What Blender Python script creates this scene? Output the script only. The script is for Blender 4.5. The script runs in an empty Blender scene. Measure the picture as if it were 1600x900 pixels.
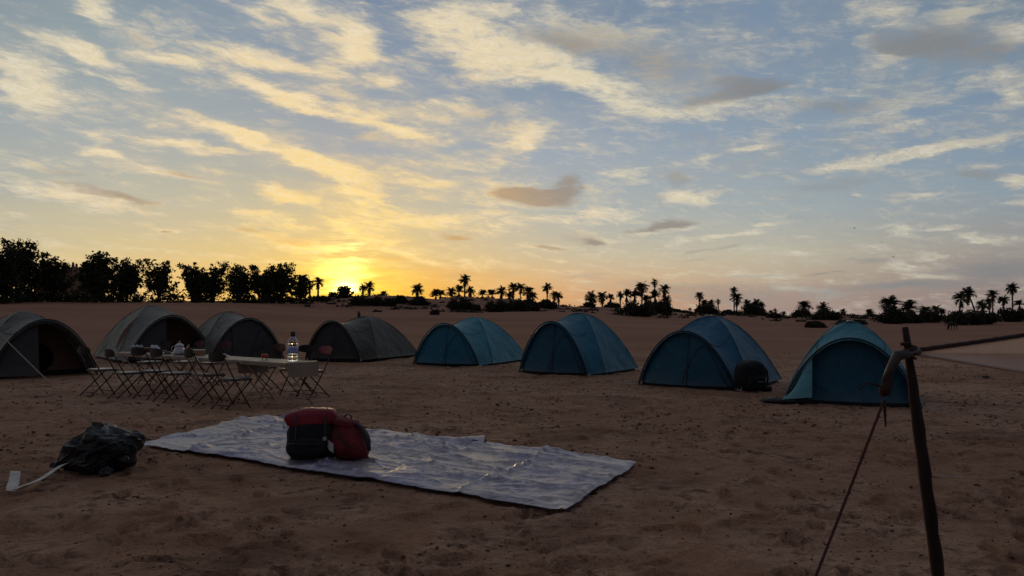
import bpy, math, random
import numpy as np
from math import sin, cos, pi, radians, atan, atan2, sqrt
from mathutils import Vector, Matrix

random.seed(7)
RNG = np.random.default_rng(11)
SC = bpy.context.scene
COL = SC.collection

# ------------------------------------------------------------------ camera
CAM_H, FPX, HOR = 1.35, 1186.0, 492.0
PITCH = atan((HOR - 450.0) / FPX)
cam_d = bpy.data.cameras.new('camera')
cam = bpy.data.objects.new('camera', cam_d)
COL.objects.link(cam)
cam.location = (0, 0, CAM_H)
cam.rotation_euler = (pi / 2 + PITCH, 0, 0)
cam_d.sensor_width = 36.0
cam_d.lens = 36.0 * FPX / 1600.0
cam_d.clip_start = 0.05
cam_d.clip_end = 20000
cam_d.dof.use_dof = True
cam_d.dof.focus_distance = 14.0
cam_d.dof.aperture_fstop = 9.0
SC.camera = cam
SC.render.resolution_x, SC.render.resolution_y = 1600, 900


def ray(px, py):
    u, v = (px - 800.0) / FPX, (450.0 - py) / FPX
    return Vector((u, cos(PITCH) - sin(PITCH) * v, sin(PITCH) + cos(PITCH) * v))


def G(px, py, z=0.0):
    d = ray(px, py)
    t = (z - CAM_H) / d.z
    return Vector((d.x * t, d.y * t, z))


def P(px, py, Y):
    d = ray(px, py)
    t = Y / d.y
    return Vector((d.x * t, Y, CAM_H + d.z * t))


SUN_DIR = ray(541, 452).normalized()
SUN_EL = math.asin(SUN_DIR.z)
SUN_AZ = atan2(SUN_DIR.x, SUN_DIR.y)

# ------------------------------------------------------------------ view
SC.view_settings.view_transform = 'Standard'
SC.view_settings.look = 'None'
SC.view_settings.exposure = 0.0
SC.view_settings.gamma = 1.0

# ------------------------------------------------------------------ sun (low, veiled by cloud)
sl = bpy.data.lights.new('sun', 'SUN')
sl.energy = 1.0
sl.angle = radians(5)
sl.color = (1.0, 0.66, 0.34)
sun = bpy.data.objects.new('sun', sl)
COL.objects.link(sun)
sun.rotation_euler = (-SUN_DIR).to_track_quat('-Z', 'Y').to_euler()


def srgb(r, g=None, b=None):
    if g is None:
        r, g, b = r
    f = lambda c: (c / 255.0) / 12.92 if c / 255.0 <= 0.04045 else ((c / 255.0 + 0.055) / 1.055) ** 2.4
    return (f(r), f(g), f(b), 1.0)


# ------------------------------------------------------------------ world sky
W = bpy.data.worlds.new('World')
SC.world = W
W.use_nodes = True
WT = W.node_tree
WT.nodes.clear()


class NT:
    """small helper to write node trees as expressions"""
    def __init__(s, t):
        s.t = t

    def new(s, ty, **k):
        n = s.t.nodes.new(ty)
        for a, b in k.items():
            setattr(n, a, b)
        return n

    def put(s, sock, v):
        if isinstance(v, bpy.types.NodeSocket):
            s.t.links.new(v, sock)
        elif v is not None:
            sock.default_value = v

    def m(s, op, a, b=None, c=None, clamp=False):
        n = s.new('ShaderNodeMath', operation=op)
        n.use_clamp = clamp
        s.put(n.inputs[0], a)
        if b is not None:
            s.put(n.inputs[1], b)
        if c is not None:
            s.put(n.inputs[2], c)
        return n.outputs[0]

    def vm(s, op, a, b=None):
        n = s.new('ShaderNodeVectorMath', operation=op)
        s.put(n.inputs[0], a)
        if b is not None:
            if op == 'SCALE':
                s.put(n.inputs[3], b)
            else:
                s.put(n.inputs[1], b)
        return n.outputs['Value'] if op in ('LENGTH', 'DOT_PRODUCT') else n.outputs[0]

    def rng(s, v, a, b, c=0.0, d=1.0, smooth=True):
        n = s.new('ShaderNodeMapRange')
        n.interpolation_type = 'SMOOTHSTEP' if smooth else 'LINEAR'
        n.clamp = True
        s.put(n.inputs[0], v)
        for i, x in enumerate((a, b, c, d)):
            s.put(n.inputs[1 + i], x)
        return n.outputs[0]

    def mix(s, f, a, b, mode='MIX'):
        n = s.new('ShaderNodeMix', data_type='RGBA', blend_type=mode)
        n.clamp_factor = True
        s.put(n.inputs[0], f)
        s.put(n.inputs[6], a)
        s.put(n.inputs[7], b)
        return n.outputs[2]

    def xyz(s, x, y, z):
        n = s.new('ShaderNodeCombineXYZ')
        for i, v in enumerate((x, y, z)):
            s.put(n.inputs[i], v)
        return n.outputs[0]

    def sep(s, v):
        n = s.new('ShaderNodeSeparateXYZ')
        s.put(n.inputs[0], v)
        return n.outputs

    def noise(s, v, scale, detail=4, rough=0.5, dist=0.0, col=False, dims='3D'):
        n = s.new('ShaderNodeTexNoise', noise_dimensions=dims)
        s.put(n.inputs['Vector'], v)
        s.put(n.inputs['Scale'], scale)
        s.put(n.inputs['Detail'], detail)
        s.put(n.inputs['Roughness'], rough)
        s.put(n.inputs['Distortion'], dist)
        return n.outputs[1] if col else n.outputs[0]

    def ramp(s, f, stops, interp='LINEAR'):
        n = s.new('ShaderNodeValToRGB')
        cr = n.color_ramp
        cr.interpolation = interp
        while len(cr.elements) < len(stops):
            cr.elements.new(0.5)
        for e, (p, c) in zip(cr.elements, stops):
            e.position = p
            e.color = c
        s.put(n.inputs[0], f)
        return n.outputs[0]


def build_sky():
    w = NT(WT)
    D = w.new('ShaderNodeTexCoord').outputs['Generated']
    D = w.vm('NORMALIZE', D)
    x, y, z = w.sep(D)
    az = w.m('ARCTAN2', x, y)            # radians, 0 = straight ahead, + right
    el = w.m('ARCSINE', z)
    A = lambda px: atan2(ray(px, 450).x, ray(px, 450).y)
    E = lambda py: math.asin(ray(800, py).normalized().z)

    def pe(px, py):
        d = ray(px, py).normalized()
        return atan2(d.x, d.y), math.asin(d.z)

    # clear-sky colour: elevation ramps at several bearings, blended by bearing
    ELMAX = radians(40)
    fe = w.m('DIVIDE', el, ELMAX, clamp=True)
    rows = [486, 462, 430, 400, 330, 240, 120, 0]
    table = {
        -200: [(205, 170, 120), (215, 182, 130), (216, 190, 142), (205, 188, 150), (176, 174, 160), (150, 162, 168), (132, 148, 162), (118, 136, 155)],
        120: [(220, 180, 118), (228, 190, 126), (226, 196, 136), (216, 196, 148), (190, 186, 164), (164, 172, 172), (144, 160, 172), (124, 143, 164)],
        400: [(240, 186, 92), (246, 194, 98), (244, 198, 112), (232, 200, 134), (200, 190, 160), (164, 170, 172), (138, 155, 178), (118, 138, 170)],
        540: [(255, 206, 62), (255, 214, 70), (254, 214, 90), (246, 206, 118), (214, 196, 160), (164, 168, 174), (134, 152, 180), (112, 132, 166)],
        680: [(246, 178, 74), (247, 184, 82), (244, 190, 104), (228, 196, 138), (200, 190, 164), (158, 168, 178), (132, 150, 178), (112, 132, 164)],
        900: [(206, 156, 112), (214, 166, 120), (214, 182, 142), (204, 188, 156), (176, 180, 174), (152, 165, 180), (126, 145, 172), (110, 132, 164)],
        1200: [(162, 140, 130), (170, 148, 134), (188, 172, 148), (190, 182, 160), (162, 172, 174), (140, 158, 174), (124, 145, 174), (112, 136, 170)],
        1560: [(140, 126, 122), (144, 130, 126), (146, 136, 132), (156, 150, 142), (140, 156, 166), (118, 144, 170), (114, 136, 160), (104, 124, 150)],
        2100: [(126, 118, 120), (128, 122, 124), (128, 126, 130), (126, 130, 140), (114, 130, 148), (102, 122, 148), (94, 114, 140), (86, 106, 134)],
    }
    cols = []
    for px, cs in table.items():
        stops = []
        for py, c in zip(rows, cs):
            if py < 130: c = (c[0] * 1.0, c[1] * .995, c[2] * .955)
            stops.append((max(0.0, E(py) / ELMAX), srgb(c)))
        stops.append((1.0, srgb(*[k * 0.80 for k in cs[-1]])))
        cols.append((A(px), w.ramp(fe, stops)))
    cols.append((radians(115), w.ramp(fe, [(0.0, srgb(112, 100, 106)), (0.3, srgb(104, 102, 114)), (1.0, srgb(78, 88, 108))])))
    clear = cols[0][1]
    for (a0, _), (a1, c1) in zip(cols, cols[1:]):
        clear = w.mix(w.rng(az, a0, a1, smooth=False), clear, c1)
    # fold the far left back into the same anti-solar tone
    clear = w.mix(w.rng(az, A(-200) , radians(-120)), clear, cols[-1][1])

    # cloud layer coordinates: a flat sheet overhead, combed along the wind
    zz = w.m('ADD', w.m('MAXIMUM', z, 0.0), 0.10)
    px_ = w.m('DIVIDE', x, zz)
    py_ = w.m('DIVIDE', y, zz)
    wa = radians(40)
    al = w.m('ADD', w.m('MULTIPLY', px_, sin(wa)), w.m('MULTIPLY', py_, cos(wa)))
    ac = w.m('SUBTRACT', w.m('MULTIPLY', px_, cos(wa)), w.m('MULTIPLY', py_, sin(wa)))
    pv = w.xyz(w.m('MULTIPLY', al, 0.55), ac, 0.0)
    n1 = w.noise(pv, 3.2, 7, 0.60, 0.5)
    n2 = w.noise(w.vm('ADD', pv, (7.3, 2.1, 4.0)), 9.0, 6, 0.66, 0.9)
    # billow / ripple detail in angular space too
    av = w.xyz(w.m('MULTIPLY', az, 1.0), w.m('MULTIPLY', el, 3.4), 0.0)
    n3 = w.noise(w.vm('ADD', av, (3.1, 1.7, 9.0)), 13.0, 8, 0.64, 0.35)

    # warped angular position used by the placed clouds
    wn = w.vm('SUBTRACT', w.noise(av, 9.0, 5, 0.6, 0.3, col=True), (0.5, 0.5, 0.5))
    pos = w.vm('ADD', w.xyz(az, el, 0.0), w.vm('MULTIPLY', wn, (0.09, 0.036, 0.0)))

    # where the clouds of this evening stand: a coarse bearing/elevation map of cloud
    # thickness computed here; all edges, wisps and ripples come from the noise nodes
    AZ0, AZ1, EL0, EL1 = -radians(42), radians(42), radians(-1), radians(27)
    MW, MH = 1344, 448

    def cloud_map(lists):
        ga, ge = np.meshgrid(AZ0 + (np.arange(MW) + .5) / MW * (AZ1 - AZ0), EL0 + (np.arange(MH) + .5) / MH * (EL1 - EL0))
        buf = np.zeros((MH, MW, 4), np.float32)
        buf[..., 3] = 1
        for ch, lst in enumerate(lists):
            for (bx, by, rx, ry, rot, k) in lst:
                if ch == 0 and bx < 620 and by < 320: k, ry = k * 1.25, ry * 1.08
                if ch == 0 and 690 < bx < 1070 and by < 190: k *= 0.82
                a0, e0 = pe(bx, by)
                ca = cos(a0)
                r = radians(-rot)
                da, de = ga - a0, ge - e0
                u = (da * cos(r) + de * sin(r)) / (rx / FPX * ca * ca)
                v = (-da * sin(r) + de * cos(r)) / (ry / FPX * ca)
                q = np.clip((1.25 - np.sqrt(u * u + v * v)) / 1.1, 0, 1)
                buf[..., ch] += k * q * q * (3 - 2 * q) * 0.4
        im = bpy.data.images.new('cloud_thickness', MW, MH, alpha=False, float_buffer=True, is_data=True)
        im.pixels.foreach_set(np.clip(buf, 0, 1).ravel())
        im.update()
        return im

    # x, y, half width, half height, tilt clockwise-down in degrees, strength
    bright = [
        (40, 135, 75, 48, 20, .95), (10, 108, 50, 20, 0, .6), (130, 82, 110, 15, 12, 1.0), (250, 92, 70, 12, 4, .7), (200, 125, 70, 8, 3, .7),
        (130, 12, 55, 22, 20, .7), (190, 50, 90, 22, 15, .35), (290, 60, 90, 25, 10, .35), (400, 22, 60, 12, 8, .5),
        (370, 90, 70, 18, 10, .6), (440, 95, 110, 16, 12, .7), (540, 60, 70, 32, 25, .55), (470, 10, 60, 12, 15, .6),
        (400, 135, 90, 14, 18, .75), (490, 170, 90, 14, 15, .85), (600, 195, 90, 12, 15, .8),
        (150, 208, 40, 12, 8, .6), (150, 236, 38, 10, 5, .9), (300, 232, 110, 11, 6, .75), (355, 208, 70, 14, 18, 1.0), (400, 225, 60, 12, 20, .8),
        (480, 250, 70, 16, 20, .8), (530, 272, 80, 22, 15, .75), (250, 270, 60, 10, 10, .55), (60, 262, 70, 8, 3, .45), (60, 290, 110, 16, 4, .5),
        (160, 310, 100, 16, 6, .55), (20, 330, 30, 6, 5, .5), (255, 358, 28, 7, 3, .5), (445, 305, 55, 12, 10, .8),
        (400, 335, 55, 12, 3, .9), (390, 362, 90, 18, 4, .55), (480, 382, 70, 12, 5, .9), (455, 352, 60, 9, 6, .5),
        (540, 350, 60, 12, 6, .7), (590, 320, 60, 16, 14, .7), (640, 345, 85, 18, 4, .65), (700, 340, 50, 10, 0, .5),
        (560, 300, 60, 12, 12, .5), (670, 285, 60, 12, 8, .6), (740, 255, 55, 12, 0, .6),
        (720, 60, 120, 50, 25, .75), (800, 95, 140, 38, 16, 1.0), (880, 110, 130, 30, 20, .8), (700, 15, 110, 30, 0, .6), (950, 150, 110, 22, 22, .9), (1060, 180, 90, 18, 8, .75),
        (560, 45, 50, 28, 30, .5), (570, 92, 60, 16, 5, .7), (590, 130, 40, 12, 5, .5), (700, 160, 70, 12, -3, .5), (740, 175, 35, 8, 10, .4),
        (860, 45, 140, 30, 8, .5), (960, 60, 110, 40, 12, .45), (830, 215, 40, 32, -35, .65), (800, 232, 50, 16, -15, .5),
        (900, 345, 120, 12, -2, .55), (960, 330, 80, 10, 3, .65), (790, 310, 70, 30, 5, .45), (760, 350, 80, 20, 0, .55), (860, 310, 90, 18, -5, .35),
        (980, 275, 40, 18, 15, .5), (1070, 306, 60, 13, 3, .95), (1010, 365, 90, 8, -8, .55), (930, 368, 60, 8, 3, .5),
        (1150, 165, 90, 14, 0, .45), (1260, 155, 120, 20, -5, .35), (1250, 130, 50, 8, -5, .5), (1290, 195, 100, 10, 0, .45), (1400, 165, 90, 20, 3, .45), (1400, 205, 60, 7, -5, .6),
        (1180, 230, 45, 6, 5, .75), (1110, 240, 35, 6, -10, .6), (1480, 232, 110, 10, -5, 1.1), (1340, 253, 110, 12, -4, 1.1), (1355, 262, 35, 14, 10, .8),
        (1590, 285, 50, 14, 3, 1.2), (1530, 262, 50, 8, 3, .6), (1590, 325, 45, 8, 0, .9), (1440, 306, 30, 10, -8, .6), (1335, 303, 14, 6, 10, .7), (1185, 345, 40, 6, 0, .95),
        (1110, 370, 90, 8, -8, .7), (1160, 365, 45, 8, -12, .7), (1258, 402, 30, 8, 0, .9), (1240, 368, 40, 4, 3, .5),
        (1370, 388, 60, 8, 2, .55), (1455, 393, 60, 8, 2, .75), (1410, 412, 60, 12, 5, .8), (1440, 432, 60, 8, 5, .7), (1410, 360, 40, 8, -10, .5), (1485, 358, 30, 5, 0, .6), (1550, 373, 50, 9, 3, .95),
        (1190, 433, 70, 6, 3, .8), (1060, 428, 70, 6, 0, .5), (1260, 455, 60, 6, 4, .55), (1320, 445, 40, 5, 0, .4),
        (1390, 20, 70, 25, 20, .55), (1490, 28, 45, 14, 8, .8), (1580, 55, 50, 30, 10, .7), (1395, 88, 30, 9, 10, .7), (1560, 120, 70, 18, 0, .55), (1590, 150, 45, 20, 10, .8), (1350, 60, 30, 12, 15, .4), (1550, 10, 60, 20, 0, .5),
        (760, 10, 60, 10, 5, .4), (1050, 10, 60, 10, 5, .3), (1160, 10, 40, 6, 5, .3), (1000, 200, 60, 8, 3, .4),
        (880, 408, 40, 6, 5, .5), (690, 410, 60, 8, 4, .6), (760, 415, 70, 10, 2, .4), (640, 395, 70, 12, 8, .7), (850, 383, 50, 8, 5, .7), (600, 370, 50, 12, 5, .6),
        (450, 405, 60, 6, 4, .6), (330, 380, 60, 6, 3, .35), (330, 440, 60, 4, 2, .3), (60, 372, 60, 4, 2, .25), (120, 355, 70, 5, 2, .3),
    ]
    dark = [
        (95, 268, 70, 9, 5, .45), (150, 298, 110, 9, 8, .6), (215, 312, 50, 8, 12, .4), (270, 272, 50, 8, 8, .6), (255, 360, 14, 4, 5, .7), (385, 362, 45, 9, 3, .6), (460, 375, 45, 10, 8, .6),
        (840, 308, 75, 18, 2, 1.25), (880, 293, 45, 14, -18, .9), (790, 300, 45, 10, 3, .7), (715, 365, 32, 9, 3, .8), (860, 384, 30, 7, 6, .8), (925, 376, 32, 8, 3, .9), (905, 368, 60, 8, 0, .4),
        (1045, 350, 30, 12, -15, 1.0), (1010, 358, 30, 5, -4, .6), (1030, 306, 40, 8, 2, .4),
        (700, 430, 60, 9, -3, .4), (620, 402, 50, 6, 3, .5), (790, 425, 60, 14, 0, .35), (900, 430, 60, 6, 0, .35), (580, 425, 70, 9, 3, .55),
        (950, 70, 140, 40, 15, .5), (860, 65, 80, 25, 10, .4), (1080, 120, 130, 40, 10, .35), (1180, 135, 70, 16, 5, .8), (1120, 155, 80, 14, -5, .6), (1330, 165, 110, 20, 5, .55),
        (1420, 70, 110, 28, 20, .6), (1490, 60, 120, 40, 10, .55), (1560, 90, 80, 20, 0, .5), (1530, 275, 60, 14, 5, .5), (1300, 290, 90, 10, -3, .4), (1060, 275, 30, 16, 0, .5), (1090, 215, 60, 12, 0, .3),
        (1290, 430, 50, 4, 0, .7), (1180, 433, 60, 5, 0, .5), (1110, 390, 80, 4, -6, .5), (1100, 405, 60, 3, -4, .4), (1370, 408, 50, 6, 2, .6), (1440, 425, 60, 9, 3, .3), (1560, 420, 120, 24, 3, .9), (1450, 445, 130, 12, 0, .6), (1580, 385, 60, 10, 0, .4), (1350, 455, 140, 14, 0, .45),
        (1130, 460, 160, 22, 2, .55), (980, 445, 110, 16, 0, .35), (200, 60, 60, 12, 10, .3), (560, 215, 60, 10, 8, .2), (760, 180, 90, 20, 10, .3),
    ]
    wisp = w.m('ADD', w.m('MULTIPLY', n1, 0.62), w.m('MULTIPLY', n3, 0.38))
    fine = w.m('ADD', w.m('MULTIPLY', n2, 0.42), w.m('MULTIPLY', n3, 0.58))
    ti = w.new('ShaderNodeTexImage')
    ti.image = cloud_map((bright, dark))
    ti.extension = 'EXTEND'
    ti.interpolation = 'Linear'
    mp = w.vm('MULTIPLY', w.vm('SUBTRACT', pos, (AZ0, EL0, 0)), (1 / (AZ1 - AZ0), 1 / (EL1 - EL0), 0))
    w.put(ti.inputs[0], mp)
    ch = w.sep(ti.outputs[0])
    n4 = w.noise(w.vm('ADD', w.xyz(w.m('MULTIPLY', az, 1.0), w.m('MULTIPLY', w.m('ADD', el, w.m('MULTIPLY', az, 0.12)), 4.2), 0.0), w.vm('MULTIPLY', wn, (0.08, 0.12, 0))), 34.0, 7, 0.68, 0.5)
    fine = w.m('ADD', w.m('MULTIPLY', fine, 0.60), w.m('MULTIPLY', n4, 0.40))
    bs = w.m('MULTIPLY', ch[0], 2.5)
    ds = w.m('MULTIPLY', ch[1], 2.5)
    # general thin veil everywhere overhead, thicker where a cloud was placed
    t = w.m('ADD', w.m('MULTIPLY', w.m('MINIMUM', bs, 1.2), 0.95), w.m('MULTIPLY', w.m('SUBTRACT', fine, 0.5), 5.0))
    t = w.m('ADD', t, w.m('MULTIPLY', w.m('SUBTRACT', n1, 0.5), 1.1))
    cb = w.rng(t, -0.12, 1.22)
    # thin torn filaments catch more light than the body of the cloud
    fil = w.rng(w.m('ABSOLUTE', w.m('SUBTRACT', w.noise(w.vm('ADD', w.xyz(az, w.m('MULTIPLY', w.m('ADD', el, w.m('MULTIPLY', az, 0.10)), 4.0), 5.0), w.vm('MULTIPLY', wn, (0.10, 0.16, 0))), 22.0, 6, 0.6, 1.2), 0.5)), 0.055, 0.0)
    veil = w.rng(w.m('ADD', wisp, w.m('MULTIPLY', bs, 0.16)), 0.40, 0.68, 0.12, 0.80)
    veil = w.m('ADD', veil, w.m('MULTIPLY', w.m('MULTIPLY', fil, w.rng(wisp, .50, .64)), 0.18), clamp=True)
    veil = w.m('MULTIPLY', veil, w.rng(el, radians(2), radians(9)))
    # outside the frame the same deck goes on at random
    out = w.rng(w.m('ABSOLUTE', az), radians(33), radians(50))
    up = w.rng(el, radians(23), radians(32))
    outm = w.m('MAXIMUM', out, up)
    cb2 = w.m('MULTIPLY', w.rng(w.m('ADD', wisp, w.m('MULTIPLY', fine, 0.3)), 0.60, 0.82, 0, .8), outm)
    cb = w.m('MAXIMUM', cb, cb2)
    td = w.m('ADD', w.m('MULTIPLY', ds, 0.95), w.m('MULTIPLY', w.m('SUBTRACT', fine, 0.5), 2.2))
    cd = w.rng(td, 0.08, 0.95, 0.0, 0.85)

    # distance from the sun for tinting
    sd = w.vm('DOT_PRODUCT', D, tuple(SUN_DIR))
    ang = w.m('ARCCOSINE', w.m('MINIMUM', sd, 0.99999))
    far = w.rng(ang, radians(1), radians(34), 0, 1, smooth=False)
    brc = w.ramp(far, [(0.0, (2.2, 1.55, 0.42, 1)), (0.08, (1.25, 0.86, 0.26, 1)), (0.22, srgb(255, 220, 148)), (0.45, srgb(243, 218, 172)),
                       (0.7, srgb(224, 211, 180)), (1.0, srgb(198, 191, 172))])
    antisun = w.rng(ang, radians(34), radians(120))
    brc = w.mix(antisun, brc, srgb(120, 116, 126))
    drc = w.ramp(far, [(0.0, srgb(250, 180, 60)), (0.2, srgb(214, 166, 104)), (0.5, srgb(156, 142, 128)), (1.0, srgb(132, 133, 134))])
    drc = w.mix(antisun, drc, srgb(84, 88, 102))
    brc = w.mix(w.m('MULTIPLY', fil, 0.28), brc, srgb(248, 240, 222))
    vlc = w.ramp(far, [(0.0, srgb(255, 214, 120)), (0.3, srgb(210, 194, 166)), (0.6, srgb(172, 174, 172)), (1.0, srgb(150, 156, 160))])
    vlc = w.mix(antisun, vlc, srgb(96, 102, 118))
    c = w.mix(veil, clear, vlc)
    c = w.mix(w.m('MULTIPLY', cb, 0.92), c, brc)
    c = w.mix(cd, c, drc)
    # glare of the veiled sun
    vs = w.vm('SUBTRACT', w.xyz(az, el, 0.0), (SUN_AZ, SUN_EL, 0.0))
    g1 = w.rng(w.vm('LENGTH', w.vm('MULTIPLY', vs, (1.0, 1.25, 0))), radians(9.5), 0.0, 0.0, 1.0)
    g1 = w.m('POWER', g1, 2.2)
    streak = w.noise(w.xyz(w.m('MULTIPLY', az, 7.0), w.m('MULTIPLY', el, 62.0), 2.0), 1.0, 5, 0.6, 0.6)
    g1 = w.m('MULTIPLY', g1, w.rng(streak, 0.38, 0.60, 0.10, 1.0))
    a1, e1 = pe(543, 412)
    v2 = w.vm('SUBTRACT', pos, (a1, e1, 0.0))
    g2 = w.rng(w.vm('LENGTH', w.vm('MULTIPLY', v2, (1.0, 0.62, 0))), radians(2.3), 0.0, 0.0, 1.0)
    g3 = w.rng(w.vm('LENGTH', w.vm('MULTIPLY', vs, (0.9, 1.5, 0))), radians(1.5), 0.0, 0.0, 1.0)
    add = w.vm('SCALE', (0.58, 0.33, 0.02), g1)
    add = w.vm('ADD', add, w.vm('SCALE', (0.9, 0.65, 0.22), w.m('MULTIPLY', g2, w.rng(streak, .42, .56, .0, 1))))
    add = w.vm('ADD', add, w.vm('SCALE', (3.0, 2.3, 1.0), w.m("MULTIPLY", g3, w.rng(streak, 0.38, 0.60, 0.1, 1.0))))
    c = w.vm('ADD', c, add)
    # below the horizon: dull earth tone so nothing shines up
    c = w.mix(w.rng(el, radians(-3), radians(-0.6)), srgb(60, 46, 40), c)
    bg = w.new('ShaderNodeBackground')
    w.put(bg.inputs[0], c)
    bg.inputs[1].default_value = SKY_STRENGTH
    o = w.new('ShaderNodeOutputWorld')
    WT.links.new(bg.outputs[0], o.inputs[0])
    W.cycles.sampling_method = 'MANUAL'
    W.cycles.sample_map_resolution = 512


SKY_STRENGTH = 1.0
build_sky()


# ================================================================== helpers
def tag(o, label=None, cat=None, group=None, kind=None):
    if label: o['label'] = label
    if cat: o['category'] = cat
    if group: o['group'] = group
    if kind: o['kind'] = kind
    return o


def thing(name, label, cat, loc=(0, 0, 0), rz=0.0, group=None):
    o = bpy.data.objects.new(name, None)
    COL.objects.link(o)
    o.empty_display_size = 0.2
    o.location = loc
    o.rotation_euler = (0, 0, rz)
    return tag(o, label, cat, group)


class MB:
    """collects verts and faces for one mesh object"""
    def __init__(s):
        s.v, s.f = [], []

    def add(s, vs, fs):
        n = len(s.v)
        s.v.extend([tuple(v) for v in vs])
        s.f.extend([tuple(i + n for i in f) for f in fs])
        return s

    def box(s, c, size, M=None, taper=1.0):
        hx, hy, hz = size[0] / 2, size[1] / 2, size[2] / 2
        vs = []
        for z in (-1, 1):
            k = taper if z > 0 else 1.0
            for x, y in ((-1, -1), (1, -1), (1, 1), (-1, 1)):
                p = Vector((x * hx * k, y * hy * k, z * hz))
                if M is not None: p = M @ p
                vs.append(p + Vector(c))
        return s.add(vs, [(3, 2, 1, 0), (4, 5, 6, 7), (0, 1, 5, 4), (1, 2, 6, 5), (2, 3, 7, 6), (3, 0, 4, 7)])

    def tube(s, pts, r, n=6, caps=True):
        pts = [Vector(p) for p in pts]
        rs = r if isinstance(r, (list, tuple)) else [r] * len(pts)
        vs, fs = [], []
        up = None
        for i, p in enumerate(pts):
            a = pts[max(0, i - 1)]
            b = pts[min(len(pts) - 1, i + 1)]
            t = (b - a)
            if t.length < 1e-9: t = Vector((0, 0, 1))
            t.normalize()
            if up is None:
                up = Vector((0, 0, 1)) if abs(t.z) < 0.9 else Vector((1, 0, 0))
            u = t.cross(up)
            if u.length < 1e-6: u = t.cross(Vector((0, 1, 0)))
            u.normalize()
            w_ = u.cross(t).normalized()
            up = w_
            for k in range(n):
                an = 2 * pi * k / n
                vs.append(p + (u * cos(an) + w_ * sin(an)) * rs[i])
        for i in range(len(pts) - 1):
            for k in range(n):
                k2 = (k + 1) % n
                fs.append((i * n + k, i * n + k2, (i + 1) * n + k2, (i + 1) * n + k))
        if caps:
            fs.append(tuple(range(n))[::-1])
            fs.append(tuple((len(pts) - 1) * n + k for k in range(n)))
        return s.add(vs, fs)

    def lathe(s, prof, c=(0, 0, 0), n=20, M=None):
        vs, fs = [], []
        for (r, z) in prof:
            for k in range(n):
                a = 2 * pi * k / n
                p = Vector((r * cos(a), r * sin(a), z))
                if M is not None: p = M @ p
                vs.append(p + Vector(c))
        for i in range(len(prof) - 1):
            for k in range(n):
                k2 = (k + 1) % n
                fs.append((i * n + k, i * n + k2, (i + 1) * n + k2, (i + 1) * n + k))
        fs.append(tuple(range(n))[::-1])
        fs.append(tuple((len(prof) - 1) * n + k for k in range(n)))
        return s.add(vs, fs)

    def grid(s, fn, nu, nv, closed_u=False):
        vs = [fn(i / nu, j / nv) for i in range(nu + 1) for j in range(nv + 1)]
        fs = [(i * (nv + 1) + j, (i + 1) * (nv + 1) + j, (i + 1) * (nv + 1) + j + 1, i * (nv + 1) + j + 1)
              for i in range(nu) for j in range(nv)]
        return s.add(vs, fs)

    def slab(s, outline, z0, z1, M=None, c=(0, 0, 0)):
        """extruded 2D outline"""
        n = len(outline)
        vs = []
        for z in (z0, z1):
            for (x, y) in outline:
                p = Vector((x, y, z))
                if M is not None: p = M @ p
                vs.append(p + Vector(c))
        fs = [tuple(range(n))[::-1], tuple(n + i for i in range(n))]
        fs += [(i, (i + 1) % n, n + (i + 1) % n, n + i) for i in range(n)]
        return s.add(vs, fs)

    def mesh(s, name, mat, smooth=True):
        me = bpy.data.meshes.new(name)
        me.from_pydata(s.v, [], s.f)
        if smooth:
            me.polygons.foreach_set('use_smooth', [True] * len(me.polygons))
        if mat: me.materials.append(mat)
        me.update()
        return me

    def build(s, name, mat, parent=None, smooth=True, auto=None):
        me = s.mesh(name, mat, smooth)
        if smooth and auto is not None:
            me.set_sharp_from_angle(angle=radians(auto))
        o = bpy.data.objects.new(name, me)
        COL.objects.link(o)
        if parent: o.parent = parent
        return o


def np_obj(name, V, F, mat, parent=None, smooth=False):
    """V (n,3) float, F (m,k) int -> object, fast"""
    me = bpy.data.meshes.new(name)
    V = np.asarray(V, np.float32)
    F = np.asarray(F, np.int32)
    k = F.shape[1]
    me.vertices.add(len(V))
    me.vertices.foreach_set('co', V.ravel())
    me.loops.add(F.size)
    me.loops.foreach_set('vertex_index', F.ravel())
    me.polygons.add(len(F))
    me.polygons.foreach_set('loop_start', np.arange(0, F.size, k, dtype=np.int32))
    me.polygons.foreach_set('use_smooth', np.full(len(F), smooth))
    me.update(calc_edges=True)
    me.materials.append(mat)
    o = bpy.data.objects.new(name, me)
    COL.objects.link(o)
    if parent: o.parent = parent
    return o


def copy_tree(root, loc, rz, label=None, group=None, scale=None):
    def rec(o, par):
        c = o.copy()
        COL.objects.link(c)
        c.parent = par
        for ch in kids.get(o.name, []):
            rec(ch, c)
        return c
    kids = {}
    def walk(o):
        kids[o.name] = list(o.children)
        for ch in o.children: walk(ch)
    walk(root)
    r = rec(root, None)
    r.location = loc
    r.rotation_euler = (0, 0, rz)
    if scale is not None: r.scale = scale
    if label: r['label'] = label
    if group: r['group'] = group
    return r


# value noise in numpy
_perm = RNG.random((256, 256)).astype(np.float32)


def vnoise(x, y):
    xi, yi = np.floor(x).astype(int), np.floor(y).astype(int)
    fx, fy = x - xi, y - yi
    fx = fx * fx * (3 - 2 * fx)
    fy = fy * fy * (3 - 2 * fy)
    g = lambda a, b: _perm[a & 255, b & 255]
    return (g(xi, yi) * (1 - fx) + g(xi + 1, yi) * fx) * (1 - fy) + (g(xi, yi + 1) * (1 - fx) + g(xi + 1, yi + 1) * fx) * fy


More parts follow.
